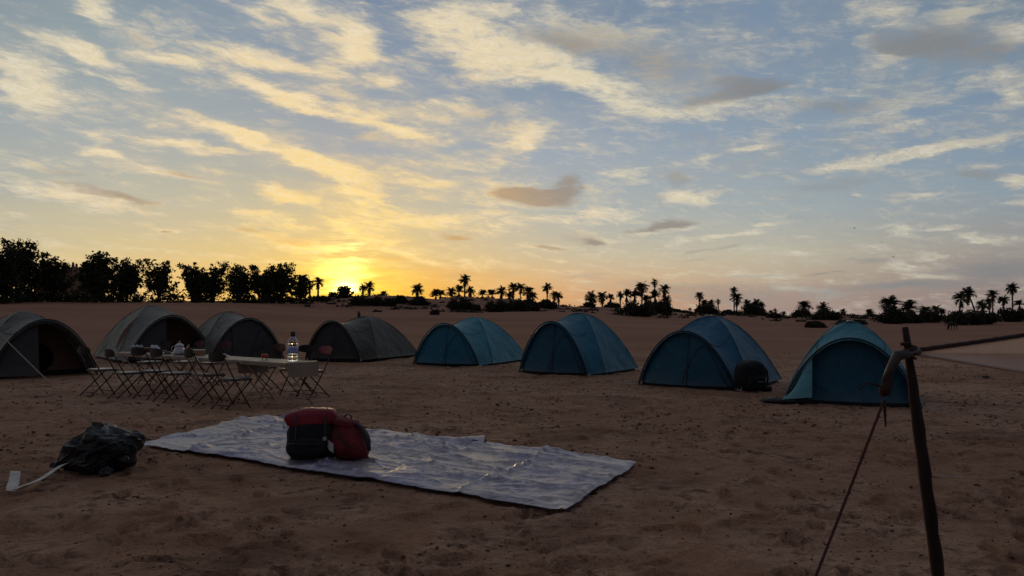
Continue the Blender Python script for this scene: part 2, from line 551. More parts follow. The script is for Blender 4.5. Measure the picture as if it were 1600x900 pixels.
def fbm(x, y, oct=4, gain=0.5, lac=2.03):
    x, y = np.asarray(x, float), np.asarray(y, float)
    a, t, s = 1.0, 0.0, 0.0
    for i in range(oct):
        t = t + a * vnoise(x + 17.3 * i, y + 9.1 * i)
        s += a
        a *= gain
        x = x * lac
        y = y * lac
    return t / s


def sstep(a, b, x):
    t = np.clip((np.asarray(x, float) - a) / (b - a), 0, 1)
    return t * t * (3 - 2 * t)


# ------------------------------------------------------------------ materials
_mats = {}


def mat(name, col, rough=0.8, var=0.0, vscale=6.0, bump=0.0, bscale=20.0, metal=0.0, spec=0.3, trans=0.0,
        sheen=0.0, alpha=None, translucent=0.0, detail=4, stretch=None, col2=None, coat=0.0):
    if name in _mats: return _mats[name]
    m = bpy.data.materials.new(name)
    m.use_nodes = True
    t = m.node_tree
    w = NT(t)
    b = t.nodes['Principled BSDF']
    out = t.nodes['Material Output']
    b.inputs['Roughness'].default_value = rough
    b.inputs['Metallic'].default_value = metal
    b.inputs['Specular IOR Level'].default_value = spec
    b.inputs['Transmission Weight'].default_value = trans
    b.inputs['Coat Weight'].default_value = coat
    b.inputs['Sheen Weight'].default_value = sheen
    co = w.new('ShaderNodeTexCoord').outputs['Object']
    if stretch: co = w.vm('MULTIPLY', co, stretch)
    if var > 0 or col2:
        n = w.noise(co, vscale, detail, 0.6)
        c2 = col2 or tuple(c * (1 - var) for c in col[:3]) + (1,)
        c = w.mix(w.rng(n, 0.35, 0.65), tuple(col[:3]) + (1,), c2)
        w.put(b.inputs['Base Color'], c)
        w.put(b.inputs['Roughness'], w.rng(n, 0.3, 0.7, max(0, rough - .08), min(1, rough + .08)))
    else:
        b.inputs['Base Color'].default_value = tuple(col[:3]) + (1,)
    if bump > 0:
        bn = w.new('ShaderNodeBump')
        bn.inputs['Strength'].default_value = 1.0
        bn.inputs['Distance'].default_value = bump
        w.put(bn.inputs['Height'], w.noise(co, bscale, 4, 0.6))
        w.put(b.inputs['Normal'], bn.outputs[0])
    if translucent > 0:
        tr = w.new('ShaderNodeBsdfTranslucent')
        tr.inputs[0].default_value = tuple(col[:3]) + (1,)
        mx = w.new('ShaderNodeMixShader')
        mx.inputs[0].default_value = translucent
        t.links.new(b.outputs[0], mx.inputs[1])
        t.links.new(tr.outputs[0], mx.inputs[2])
        t.links.new(mx.outputs[0], out.inputs[0])
    _mats[name] = m
    return m


def sand_material():
    m = bpy.data.materials.new('sandy_earth')
    m.use_nodes = True
    t = m.node_tree
    w = NT(t)
    b = t.nodes['Principled BSDF']
    P_ = w.new('ShaderNodeNewGeometry').outputs['Position']
    X, Y, Z = w.sep(P_)
    n_big = w.noise(P_, 0.22, 5, 0.6, 0.4)
    n_mid = w.noise(P_, 1.5, 6, 0.65, 0.5)
    n_sm = w.noise(P_, 9.0, 5, 0.7, 0.2)
    n_fine = w.noise(P_, 42.0, 5, 0.75)
    earth = (0.355, 0.186, 0.112, 1)
    pale = (0.480, 0.280, 0.182, 1)
    dark = (0.115, 0.056, 0.034, 1)
    c = w.mix(w.rng(w.m('ADD', w.m('MULTIPLY', n_big, .5), w.m('MULTIPLY', n_mid, .5)), 0.44, 0.57), earth, pale)
    n_pat = w.noise(w.vm('MULTIPLY', P_, (0.75, 1.25, 1.0)), 0.75, 7, 0.72, 0.8)
    c = w.mix(w.m('MULTIPLY', w.rng(n_pat, 0.50, 0.64), 0.62), c, (0.165, 0.082, 0.052, 1))
    c = w.mix(w.m('MULTIPLY', w.rng(w.m('ADD', w.m('MULTIPLY', n_mid, .45), w.m('MULTIPLY', n_sm, .55)), 0.50, 0.62), 0.85), c, dark)
    c = w.mix(w.m('MULTIPLY', w.rng(n_fine, 0.53, 0.66), 0.7), c, dark)
    # redder drift sand towards the dunes
    red = w.mix(w.rng(w.noise(w.vm('MULTIPLY', P_, (0.25, 1.0, 1.0)), 0.16, 5, 0.6), 0.35, 0.65), (0.275, 0.122, 0.074, 1), (0.33, 0.165, 0.105, 1))
    far_ = w.rng(w.m('ADD', Y, w.m('MULTIPLY', w.m('SUBTRACT', n_big, .5), 14.0)), 20.0, 34.0)
    c = w.mix(far_, c, red)
    # scrubby, darker stony ground on the dune shoulders
    c = w.mix(w.m('MULTIPLY', w.m('MULTIPLY', w.rng(Y, 68, 90), w.rng(w.noise(P_, 0.12, 6, 0.7), 0.46, 0.6)), 0.65), c, (0.15, 0.09, 0.06, 1))
    w.put(b.inputs['Base Color'], c)
    b.inputs['Roughness'].default_value = 0.95
    b.inputs['Specular IOR Level'].default_value = 0.12
    h = w.m('ADD', w.m('MULTIPLY', n_sm, 0.5), w.m('ADD', w.m('MULTIPLY', n_fine, 0.14), w.m('MULTIPLY', n_mid, 1.0)))
    bn = w.new('ShaderNodeBump')
    bn.inputs['Strength'].default_value = 1.0
    bn.inputs['Distance'].default_value = 0.14
    w.put(bn.inputs['Height'], h)
    w.put(b.inputs['Normal'], bn.outputs[0])
    return m


# ================================================================== terrain
EDGE_X = [-2200, 0, 300, 400, 480, 560, 800, 900, 1000, 1200, 1400, 1600, 3000]
EDGE_Y = [470, 472, 474, 478, 484, 487, 489, 489, 495, 502, 504, 503, 500]
RIDGE_X = [-2200, 0, 300, 480, 520, 545, 600, 640, 682, 705, 732, 800, 850, 880, 900, 950, 1040, 1060, 1100, 1150, 1200, 1240, 1262, 1310, 1340, 1380, 1440, 1500, 1600, 3000]
RIDGE_Y = [468, 470, 472, 468, 463.5, 463, 462, 463.5, 468, 465, 466, 469, 475, 480, 480.5, 481, 486, 487, 491.5, 492, 494, 497, 494, 490.5, 492, 495, 496, 497, 492, 488]
D_EDGE, D_RIDGE = 68.0, 112.0


def ter(X, Y, fine=True):
    X = np.asarray(X, float)
    Y = np.asarray(Y, float)
    Yc = np.maximum(Y, 3.0)
    px = np.clip(800 + FPX * X / Yc, -2200, 3000)
    z1 = CAM_H + (HOR - np.interp(px, EDGE_X, EDGE_Y)) / FPX * D_EDGE
    z2 = CAM_H + (HOR - np.interp(px, RIDGE_X, RIDGE_Y)) / FPX * D_RIDGE
    z3 = z2 - 1.0
    z4 = np.full_like(px, -3.5)
    t1 = np.clip((Y - 22) / (D_EDGE - 22), 0, 1)
    z = z1 * t1 ** 1.15
    z = np.where(Y > D_EDGE, z1 + (z2 - z1) * sstep(D_EDGE, D_RIDGE, Y), z)
    z = np.where(Y > D_RIDGE, z2 + (z3 - z2) * sstep(D_RIDGE, 170, Y), z)
    z = np.where(Y > 190, z3 + (z4 - z3) * sstep(190, 420, Y), z)
    dune = sstep(60, 80, Y) * (1 - sstep(112, 170, Y) * .3) * (1 - sstep(300, 420, Y))
    z = z + dune * ((fbm(X / 14 + 3, Y / 9, 4) - 0.5) * 1.7 * np.clip((z2 - z1) / 2.0, 0.25, 1.0)) * (1 - np.exp(-((Y - D_RIDGE) / 7) ** 2))
    z = z + sstep(24, 40, Y) * (fbm(X / 9, Y / 9, 3) - 0.5) * 0.10 * (Y < 300)
    if fine:
        near = 1 - sstep(22, 40, np.hypot(X, Y))
        z = z + near * ((fbm(X / 1.6, Y / 1.6, 3) - 0.5) * 0.030 + (fbm(X / 0.30 + 5, Y / 0.30, 5, 0.65) - 0.5) * 0.045)
        z = z - near * 0.035 * sstep(0.58, 0.72, fbm(X / 0.55 + 31, Y / 0.42 + 8, 3))
    return z


def tz(x, y):
    return float(ter(np.array([x]), np.array([y]))[0])


def GT(px, py):
    """point on the terrain seen at a pixel (marching outwards)"""
    d = ray(px, py)
    lo = 2.0
    for i in range(900):
        Y = lo * 1.006 ** i
        t = Y / d.y
        z = CAM_H + d.z * t
        if z <= tz(d.x * t, Y):
            return Vector((d.x * t, Y, tz(d.x * t, Y)))
    return Vector((d.x * t, Y, tz(d.x * t, Y)))


def build_ground():
    rr = np.concatenate([[0.0], np.geomspace(0.8, 30, 800), np.geomspace(30.5, 240, 230), np.geomspace(250, 9000, 50)])
    fr = np.radians(np.linspace(-44, 44, 900))
    bk = np.radians(np.linspace(46, 314, 80))
    th = np.concatenate([fr, bk])
    n = len(th)
    R, T = np.meshgrid(rr, th, indexing='ij')
    X, Y = R * np.sin(T), R * np.cos(T)
    Z = ter(X, Y)
    # footprints: trodden lines to and fro across the camp
    fr_ = random.Random(3)
    prints = []
    for (x0, y0, x1, y1) in ((-3.2, 10.2, 1.0, 5.0), (-2.5, 10.5, 5.0, 11.5), (1.5, 3.2, 3.4, 12.5), (-5.5, 11.0, -2.2, 4.6), (2.6, 4.0, 7.5, 10.5), (-1.2, 4.2, 5.5, 6.2), (-6.5, 9.5, 2.0, 14.5),
                             (0.2, 3.4, -2.6, 5.2), (4.2, 9.6, -1.0, 13.5), (2.2, 7.6, 6.5, 7.2), (-2.5, 3.4, 1.2, 4.4), (1.4, 12.5, 8.0, 9.5)):
        L_ = math.hypot(x1 - x0, y1 - y0)
        an = atan2(y1 - y0, x1 - x0)
        n_ = int(L_ / 0.42)
        for k in range(n_):
            f = k / n_
            s_ = 0.10 if k % 2 else -0.10
            prints.append((x0 + (x1 - x0) * f - sin(an) * s_ + fr_.gauss(0, .05), y0 + (y1 - y0) * f + cos(an) * s_ + fr_.gauss(0, .05), an + fr_.gauss(0, .15)))
    for k in range(260):
        yy = fr_.uniform(3, 14)
        prints.append((fr_.uniform(-.7, .7) * yy, yy, fr_.uniform(0, 6.28)))
    m0 = (Y > 2) & (Y < 16) & (np.abs(X) < 12)
    xs, ys = X[m0], Y[m0]
    order = np.argsort(ys)
    xs, ys = xs[order], ys[order]
    dz = np.zeros_like(xs)
    for (fx, fy, fa) in prints:
        a0, a1 = np.searchsorted(ys, (fy - .25, fy + .25))
        dx, dy = xs[a0:a1] - fx, ys[a0:a1] - fy
        u = (dx * cos(fa) + dy * sin(fa)) / 0.145
        v = (-dx * sin(fa) + dy * cos(fa)) / (0.052 + 0.012 * np.cos(u * 2.4))
        q = np.sqrt(np.minimum(u * u + v * v, 9))
        dz[a0:a1] += -0.028 * (1 - sstep(0.65, 1.05, q)) + 0.013 * np.exp(-((q - 1.28) / .25) ** 2)
    back = np.empty_like(dz)
    back[order] = dz
    Z[m0] += back
    V = np.stack([X, Y, Z], -1).reshape(-1, 3)
    i, j = np.meshgrid(np.arange(len(rr) - 1), np.arange(n), indexing='ij')
    j2 = (j + 1) % n
    F = np.stack([i * n + j, (i + 1) * n + j, (i + 1) * n + j2, i * n + j2], -1).reshape(-1, 4)[:, ::-1]
    o = np_obj('ground', V, F, sand_material(), smooth=True)
    tag(o, 'bare reddish brown desert earth rising into low dunes', kind='structure')
    return o


build_ground()


def build_clods():
    """small stones and clods of earth: beyond counting"""
    base = np.array([(0, 0, 1), (.9, 0, .35), (.28, .85, .4), (-.72, .53, .3), (-.72, -.53, .42), (.28, -.85, .3), (.7, .5, -.4), (-.27, .84, -.4), (-.88, 0, -.4), (-.27, -.84, -.4), (.7, -.5, -.4)])
    faces = np.array([(0, 1, 2), (0, 2, 3), (0, 3, 4), (0, 4, 5), (0, 5, 1), (1, 6, 2), (2, 6, 7), (2, 7, 3), (3, 7, 8), (3, 8, 4), (4, 8, 9), (4, 9, 5), (5, 9, 10), (5, 10, 1), (1, 10, 6)])
    N = 14000
    Y = 2.4 + 24 * RNG.random(N * 4) ** 1.35
    X = (RNG.random(N * 4) * 2 - 1) * Y * 0.75
    dens = fbm(X / 0.9 + 40, Y / 0.9, 4, 0.6)
    keep = RNG.random(N * 4) < sstep(0.45, 0.66, dens) * 0.9 + 0.10
    X, Y = X[keep][:N], Y[keep][:N]
    n = len(X)
    s = 0.003 + 0.014 * RNG.random(n) ** 4
    s *= np.clip(Y / 6, 0.55, 1.5)
    a = RNG.random(n) * 6.28
    sc = np.stack([0.7 + .8 * RNG.random(n), 0.7 + .6 * RNG.random(n), 0.4 + .45 * RNG.random(n)], -1) * s[:, None]
    V = base[None] * (1 + 0.25 * (RNG.random((n, len(base), 1)) - .5)) * sc[:, None, :]
    ca, sa = np.cos(a)[:, None], np.sin(a)[:, None]
    V = np.stack([V[..., 0] * ca - V[..., 1] * sa, V[..., 0] * sa + V[..., 1] * ca, V[..., 2]], -1)
    V[..., 0] += X[:, None]
    V[..., 1] += Y[:, None]
    V[..., 2] += (ter(X, Y) + 0.25 * sc[:, 2])[:, None]
    F = faces[None] + (np.arange(n) * len(base))[:, None, None]
    m = mat('dry_clod', (0.13, 0.072, 0.048), 0.95, var=0.65, vscale=3.0, spec=0.1)
    o = np_obj('gravel', V.reshape(-1, 3), F.reshape(-1, 3), m)
    tag(o, 'small dark stones and clods of earth strewn over the ground', 'gravel', kind='stuff')


build_clods()


# ================================================================== tents
POLE = mat('pole_sleeve_fabric', (0.018, 0.022, 0.026), 0.6)
PALE = mat('pale_webbing', (0.42, 0.42, 0.40), 0.6)
TUB = mat('black_groundsheet', (0.012, 0.013, 0.015), 0.7, spec=0.2)
CORD = mat('pale_cord', (0.45, 0.42, 0.38), 0.7)
PEG = mat('steel_peg', (0.35, 0.34, 0.33), 0.45, metal=0.8)
DARK_IN = mat('painted_interior_dark', (0.006, 0.006, 0.007), 0.9, spec=0.1)


def fly_mat(name, col, var=0.08):
    """proofed polyester: soft sheen, pulled creases, dust towards the hem, low sun glowing through"""
    m = bpy.data.materials.new(name)
    m.use_nodes = True
    t = m.node_tree
    w = NT(t)
    b = t.nodes['Principled BSDF']
    co = w.new('ShaderNodeTexCoord').outputs['Object']
    X, Y, Z = w.sep(co)
    n = w.noise(co, 1.7, 5, 0.6)
    c = w.mix(w.rng(n, 0.3, 0.7), tuple(col) + (1,), tuple(k * (1 - var) for k in col) + (1,))
    dn = w.noise(co, 5.0, 5, 0.65)
    dust = w.m('MULTIPLY', w.rng(w.m('ADD', Z, w.m('MULTIPLY', w.m('SUBTRACT', dn, 0.5), 0.35)), 0.30, 0.02), 0.16)
    c = w.mix(w.m('ADD', dust, w.m('MULTIPLY', w.rng(dn, .5, .75), 0.02)), c, (0.20, 0.135, 0.10, 1))
    w.put(b.inputs['Base Color'], c)
    b.inputs['Roughness'].default_value = 0.55
    b.inputs['Specular IOR Level'].default_value = 0.30
    # creases run up the cloth; they fork and fade
    cr = w.noise(w.vm('ADD', w.vm('MULTIPLY', co, (1.0, 1.0, 0.28)), w.vm('MULTIPLY', w.noise(co, 1.2, 3, col=True), (0.5, 0.5, 0.3))), 5.5, 4, 0.55, 0.6)
    cr = w.m('ABSOLUTE', w.m('SUBTRACT', cr, 0.5))
    cr = w.rng(cr, 0.0, 0.10, 1.0, 0.0)
    sw = w.noise(co, 2.6, 3, 0.5)
    weave = w.noise(co, 150.0, 2, 0.5)
    h = w.m('ADD', w.m('MULTIPLY', cr, w.m('MULTIPLY', w.rng(sw, 0.40, 0.65), 0.22)), w.m('ADD', w.m('MULTIPLY', sw, 1.3), w.m('MULTIPLY', weave, 0.02)))
    bn = w.new('ShaderNodeBump')
    bn.inputs['Distance'].default_value = 0.045
    w.put(bn.inputs['Height'], h)
    w.put(b.inputs['Normal'], bn.outputs[0])
    tr = w.new('ShaderNodeBsdfTranslucent')
    w.put(tr.inputs[0], c)
    mx = w.new('ShaderNodeMixShader')
    mx.inputs[0].default_value = 0.16
    t.links.new(b.outputs[0], mx.inputs[1])
    t.links.new(tr.outputs[0], mx.inputs[2])
    t.links.new(mx.outputs[0], t.nodes['Material Output'].inputs[0])
    return m


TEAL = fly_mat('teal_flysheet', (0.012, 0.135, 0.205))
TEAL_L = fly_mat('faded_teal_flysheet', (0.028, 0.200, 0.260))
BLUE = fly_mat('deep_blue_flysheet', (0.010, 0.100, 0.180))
TEAL_D = fly_mat('shade_darkened_teal_door', (0.008, 0.075, 0.120))  # flysheet teal darkened: porch recess shade put into the colour
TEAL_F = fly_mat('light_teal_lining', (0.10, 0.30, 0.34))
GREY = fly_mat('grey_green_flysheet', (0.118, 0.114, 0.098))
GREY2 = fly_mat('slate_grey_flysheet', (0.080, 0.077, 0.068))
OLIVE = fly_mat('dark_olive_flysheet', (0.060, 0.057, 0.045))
OLIVE_D = fly_mat('shade_darkened_olive_door', (0.032, 0.034, 0.031))  # olive cloth darkened to paint the shade of the porch front
GREY_D = fly_mat('shade_darkened_grey_door', (0.044, 0.043, 0.040))  # grey cloth darkened; the porch shade is in the colour
BROWN = mat('brown_inner_tent', (0.21, 0.115, 0.082), 0.8, var=0.2, vscale=2, bump=0.02, bscale=4, translucent=0.2)
WIN = mat('window_film', (0.30, 0.27, 0.22), 0.35, var=0.15, vscale=4, translucent=0.4)


def tent(px, py, yaw, label, cloth, door, h=1.3, hh=1.05, L=1.15, W=1.1, xh=1.75, wh=1.05, sag=0.10, style='closed', lf=0.05, seed=0, guy=(1, 1, 1, 1), Lr=None, zipy=0.1):
    """dome tent with a hooped porch. yaw: direction the porch faces (deg, 0 = right, -90 = towards camera);
    (px, py) = pixel of the ground centre under the porch hoop"""
    rs = random.Random(seed)
    Lr = Lr or L
    c = G(px, py)
    ya = radians(yaw)
    ctr = Vector((c.x - cos(ya) * xh, c.y - sin(ya) * xh, 0))
    # the ground rises a little behind the grey tents
    z0 = float(ter(np.array([ctr.x]), np.array([ctr.y]), False)[0])
    root = thing('dome_tent', label, 'tent', (ctr.x, ctr.y, z0), ya)

    def dome(p, q, m_, top=1.0):
        # p,q on the unit square perimeter (max norm 1), m_ 0 centre .. 1 base
        pull = 0.055 * (1 - min(abs(p), abs(q)) ** 2) * sin(pi * m_) ** 0.8
        zz = h * max(0, 1 - m_ ** 1.8) ** 0.90
        k = m_ * (1 - pull)
        lx = L if p > 0 else Lr
        return Vector((lx * p * k, W * q * k, max(zz, lf)))

    # body: rear and the two side panels (front panel lies under the porch)
    mb = MB()
    NS, NR = 16, 16

    def panel(corner_a, corner_b):
        def fn(u, v):
            p = corner_a[0] + (corner_b[0] - corner_a[0]) * u
            q = corner_a[1] + (corner_b[1] - corner_a[1]) * u
            return dome(p, q, sin(v * pi / 2))
        return fn
    mb.grid(panel((-1, -1), (-1, 1)), NS, NR)
    mb.grid(panel((1, -1), (-1, -1)), NS, NR)
    mb.grid(panel((-1, 1), (1, 1)), NS, NR)

    # porch: loft from the front pair of poles to the hoop
    def diag(f):           # f 0..pi
        m_ = abs(cos(f))
        v = dome(1.0, 1.0 if cos(f) > 0 else -1.0, m_)
        return v

    def hoop(f, k=1.0):
        return Vector((xh - 0.10 * (1 - sin(f)) , wh * cos(f) * k, hh * k * max(0.0, 1 - abs(cos(f)) ** 2.0) ** 0.80))

    def porch(u, v):
        f = v * pi
        a, b_ = diag(f), hoop(f)
        p = a.lerp(b_, u)
        p.z -= sag * sin(pi * u) * sin(f) ** 1.5
        p.z = max(p.z, lf * (1 - u) + 0.01)
        return p
    mb.grid(porch, 12, 28)
    # short overhang in front of the hoop
    def lip(u, v):
        f = v * pi
        p = hoop(f)
        return Vector((p.x + 0.05 * u, p.y * (1 - 0.02 * u), p.z * (1 - 0.03 * u)))
    mb.grid(lip, 1, 28)
    vv = []
    for (x_, y_, z_) in mb.v:
        k = min(1.0, z_ / 0.25)
        dz = (float(fbm(x_ * 1.3 + seed * 5, y_ * 1.3 + seed * 3 + z_, 2)) - 0.5) * 0.09 * k
        dy = (float(fbm(x_ * 2.1 + seed * 7 + 9, z_ * 2.4 + seed, 3)) - 0.5) * 0.10 * k * (1 - z_ / (h * 1.3))
        vv.append((x_ + (dy if x_ < L else 0), y_ + dy * (1 if x_ < L else 0), z_ + (dz if x_ < xh - .25 else dz * .2)))
    mb.v = vv
    fly = mb.build('flysheet', cloth, root)

    # pole sleeves: two crossing poles and the porch hoop
    def ridge(sg):
        pts = []
        for i in range(25):
            t = -1 + 2 * i / 24
            v = dome(1 if t > 0 else -1, (1 if t > 0 else -1) * sg, sin(abs(t) * pi / 2))
            v.z += 0.006
            pts.append(v)
        return pts
    for sg in (1, -1):
        MB().tube(ridge(sg), 0.008, 5).build('pole_sleeve', cloth, root)
    MB().tube([hoop(pi * i / 30) + Vector((0.05, 0, 0.004)) for i in range(31)], 0.014, 6).build('porch_hoop', POLE, root)
    for k_ in (0.33, 0.67):
        MB().tube([porch(i / 8, k_) + Vector((0, 0, 0.006)) for i in range(9)], 0.005, 4).build('seam', POLE, root)
    # vent cap / pole tip tie at the crown
    MB().tube([(-0.05, -0.05, h * 1.004), (0, 0, h * 1.012), (0.05, 0.05, h * 1.004)], 0.012, 5).build('crown_clip', PALE, root)

    # tub floor
    tb = MB()
    s1, s2 = 0.94, 0.955
    tb.slab([(-Lr * s1, -W * s1), (L * s1, -W * s1), (L * s1, W * s1), (-Lr * s1, W * s1)], -0.02, 0.10)
    tb.build('groundsheet', TUB, root, smooth=False)

    # porch front
    def front(u, v, y0=-1.0, y1=1.0, rec=0.05, bul=0.07, base=0.06):
        # u up, v across; fills the hoop between lateral fractions y0..y1
        yy = y0 + (y1 - y0) * v
        f = math.acos(max(-1, min(1, yy)))
        top = hoop(f)
        z = base + (top.z - base) * u
        return Vector((top.x - rec + bul * sin(pi * u) * sin(f) - 0.02 * (1 - u) + 0.22 * (1 - u) ** 2 * sin(f), top.y * 0.985, z))

    def skirt(y0, y1):
        MB().grid(lambda u, v: Vector((front(0, y0 + (y1 - y0) * v * .5 + 0, 0, 1).x, 0, 0)), 1, 1)

    if style in ('closed', 'half'):
        zy = zipy
        for (a, b_, m_) in ((-0.985, zy, door), (zy, 0.985, door)):  # door cloth carries the recess shade as a darker colour
            MB().grid(lambda u, v, a=a, b_=b_: front(u, v, a, b_, bul=0.05 if b_ == zy else 0.09), 12, 14).build('door_panel', m_, root)
        MB().tube([front(u / 12, 1, -0.985, zy, bul=0.1) + Vector((0.004, 0, 0)) for u in range(13)], 0.007, 4).build('zip', POLE, root)
        arc = [front(0.04 + 0.80 * sin(pi * q / 20) , 0.5 + 0.5 * (q / 20) * 0.9, -0.985, 0.985, bul=0.10) + Vector((0.006, 0, 0)) for q in range(21)]
        MB().tube(arc, 0.006, 4).build('zip', POLE, root)
        # black strip painting the shaded gap between porch front and ground
        MB().grid(lambda u, v: Vector((front(0, v, -0.97, 0.97).x - 0.03, front(0, v, -0.97, 0.97).y, 0.0 + 0.075 * u)), 1, 12).build('gap_shade_strip', TUB, root)
    if style == 'flap':
        # whole front open: recessed inner wall, its shade painted in by darker cloth, one pale flap tied back on the left
        MB().grid(lambda u, v: front(u, v, -0.70, 0.985, rec=0.16, bul=0.04), 12, 20).build('inner_wall', door, root)
        def flap(u, v):
            yy = -0.93 + 0.36 * v
            f = math.acos(yy)
            top = hoop(f)
            zt = min(top.z, 0.62 + 0.12 * v)
            return Vector((top.x + 0.03 + 0.18 * (1 - u) + 0.03 * sin(pi * v), top.y - 0.10 * (1 - u) * (1 - v) + .06 * u * (1 - v), 0.07 + 0.05 * v * (1 - u) + (zt - 0.10) * u))
        MB().grid(flap, 10, 8).build('door_flap', TEAL_F, root)
        MB().grid(lambda u, v: Vector((front(0, v, -0.6, 0.97, rec=.16).x - 0.01, front(0, v, -0.6, 0.97).y, 0.0 + 0.075 * u)), 1, 12).build('gap_shade_strip', TUB, root)  # black strip painting the shaded gap under the recessed wall
    if style == 'open':
        # inner tent front wall with a near-black disc painting the doorway's inner shade, window in the porch side, rolled door
        xi = L * 0.80

        def inner(u, v):
            yy = -0.97 + 1.94 * v
            zt = h * sqrt(max(0, 1 - yy * yy)) * 0.86
            return Vector((xi + 0.12 * (1 - u) - 0.35 * u, W * yy * 0.93, 0.03 + zt * u))
        MB().grid(inner, 12, 20).build('inner_wall', BROWN, root)
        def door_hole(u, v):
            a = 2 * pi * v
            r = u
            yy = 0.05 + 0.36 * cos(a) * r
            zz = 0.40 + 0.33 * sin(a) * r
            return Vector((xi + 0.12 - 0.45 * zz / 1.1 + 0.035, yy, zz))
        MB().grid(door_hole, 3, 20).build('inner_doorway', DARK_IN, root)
        side = 1 if lf > 0 else -1
        for sgn, m_ in ((1, WIN),):
            def win(u, v):
                f = (0.17 + 0.20 * u) * pi
                a, b_ = diag(f), hoop(f)
                p = a.lerp(b_, 0.35 + 0.5 * v)
                p.z -= sag * sin(pi * (0.35 + 0.5 * v)) * sin(f) ** 1.5
                return p * 0.985
            MB().grid(win, 6, 6).build('window', m_, root)
        # door rolled up under the hoop
        MB().tube([hoop(pi * (0.42 + 0.30 * i / 10)) + Vector((-0.02, 0, -0.055 - 0.008 * (i % 3))) for i in range(11)], [0.02] + [0.05] * 9 + [0.02], 8).build('rolled_door', door, root)
        # hanging half of the door on the far side
        MB().grid(lambda u, v: front(u, v, -0.985, -0.12, rec=0.09, bul=0.03), 12, 10).build('door_panel', door, root)
    # guy lines and pegs
    spots = [((Lr * -1, W, .12), (-Lr - .35, W + .30)), ((-Lr, -W, .12), (-Lr - .35, -W - .30)), ((xh, wh, .03), (xh + .18, wh + .16)), ((xh, -wh, .03), (xh + .18, -wh - .16))]
    for use, (a, g) in zip(guy, spots):
        if not use: continue
        gz = 0.0
        MB().tube([a, (g[0], g[1], gz + 0.03)], 0.007, 4).build('guy_line', CORD, root)
        MB().tube([(g[0] - .02, g[1], 0.09), (g[0] + 0.01, g[1], -0.06)], 0.007, 5).build('peg', PEG, root)
    return root


TENTS = {}
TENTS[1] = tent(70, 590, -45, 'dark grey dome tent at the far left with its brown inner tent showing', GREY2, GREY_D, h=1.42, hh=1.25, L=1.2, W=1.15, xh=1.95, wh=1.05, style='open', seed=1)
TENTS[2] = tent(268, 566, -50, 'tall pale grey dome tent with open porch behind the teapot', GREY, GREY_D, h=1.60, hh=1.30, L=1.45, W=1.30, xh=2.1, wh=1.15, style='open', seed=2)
TENTS[3] = tent(388, 566, -53, 'grey dome tent with dark porch left of the water bottle', GREY, GREY_D, h=1.42, hh=1.22, L=1.2, W=1.15, xh=1.9, wh=1.05, style='closed', seed=3, zipy=-0.45)
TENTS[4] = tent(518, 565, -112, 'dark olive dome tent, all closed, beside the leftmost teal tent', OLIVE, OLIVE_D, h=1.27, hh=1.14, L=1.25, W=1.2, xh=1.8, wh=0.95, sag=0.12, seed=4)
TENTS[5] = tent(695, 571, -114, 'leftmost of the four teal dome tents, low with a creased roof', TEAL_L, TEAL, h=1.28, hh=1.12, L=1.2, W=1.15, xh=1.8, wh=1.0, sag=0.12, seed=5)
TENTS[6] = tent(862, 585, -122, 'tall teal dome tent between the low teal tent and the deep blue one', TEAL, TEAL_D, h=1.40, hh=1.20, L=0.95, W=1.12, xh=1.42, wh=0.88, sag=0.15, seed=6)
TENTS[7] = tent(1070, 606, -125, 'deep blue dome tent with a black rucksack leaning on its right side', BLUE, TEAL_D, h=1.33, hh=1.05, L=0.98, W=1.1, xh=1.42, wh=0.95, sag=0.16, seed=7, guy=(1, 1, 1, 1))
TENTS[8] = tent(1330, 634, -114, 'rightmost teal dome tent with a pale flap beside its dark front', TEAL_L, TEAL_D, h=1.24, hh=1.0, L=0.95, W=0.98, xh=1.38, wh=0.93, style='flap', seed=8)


# ================================================================== ground sheet
def tarp_mat():
    m = bpy.data.materials.new('silvered_tarpaulin')
    m.use_nodes = True
    t = m.node_tree
    w = NT(t)
    b = t.nodes['Principled BSDF']
    co = w.new('ShaderNodeTexCoord').outputs['Object']
    n = w.noise(co, 1.2, 5, 0.6)
    n2 = w.noise(co, 14.0, 5, 0.7)
    c = w.mix(w.rng(n, 0.35, 0.65), (0.27, 0.25, 0.345, 1), (0.39, 0.335, 0.335, 1))
    c = w.mix(w.m('MULTIPLY', w.rng(n2, 0.52, 0.72), 0.5), c, (0.22, 0.155, 0.12, 1))
    crease_shade = w.m('ABSOLUTE', w.m('SUBTRACT', w.noise(w.vm('MULTIPLY', co, (0.55, 2.6, 1)), 2.6, 6, 0.62, 0.5), 0.5))
    c = w.mix(w.m('MULTIPLY', w.rng(crease_shade, 0.022, 0.0), 0.6), c, (0.12, 0.10, 0.13, 1))  # dark crease lines: shade of the folds painted into the colour
    w.put(b.inputs['Base Color'], c)
    b.inputs['Roughness'].default_value = 0.36
    b.inputs['Specular IOR Level'].default_value = 0.9
    b.inputs['Metallic'].default_value = 0.6
    cr = w.m('ABSOLUTE', w.m('SUBTRACT', w.noise(w.vm('MULTIPLY', co, (0.8, 1.8, 1)), 6.5, 5, 0.6, 0.7), 0.5))
    h = w.m('ADD', w.rng(cr, 0.0, 0.09, 0.5, 0.0), w.m('MULTIPLY', w.noise(co, 45.0, 4, 0.6), 0.10))
    bn = w.new('ShaderNodeBump')
    bn.inputs['Distance'].default_value = 0.007
    w.put(bn.inputs['Height'], h)
    w.put(b.inputs['Normal'], bn.outputs[0])
    return m


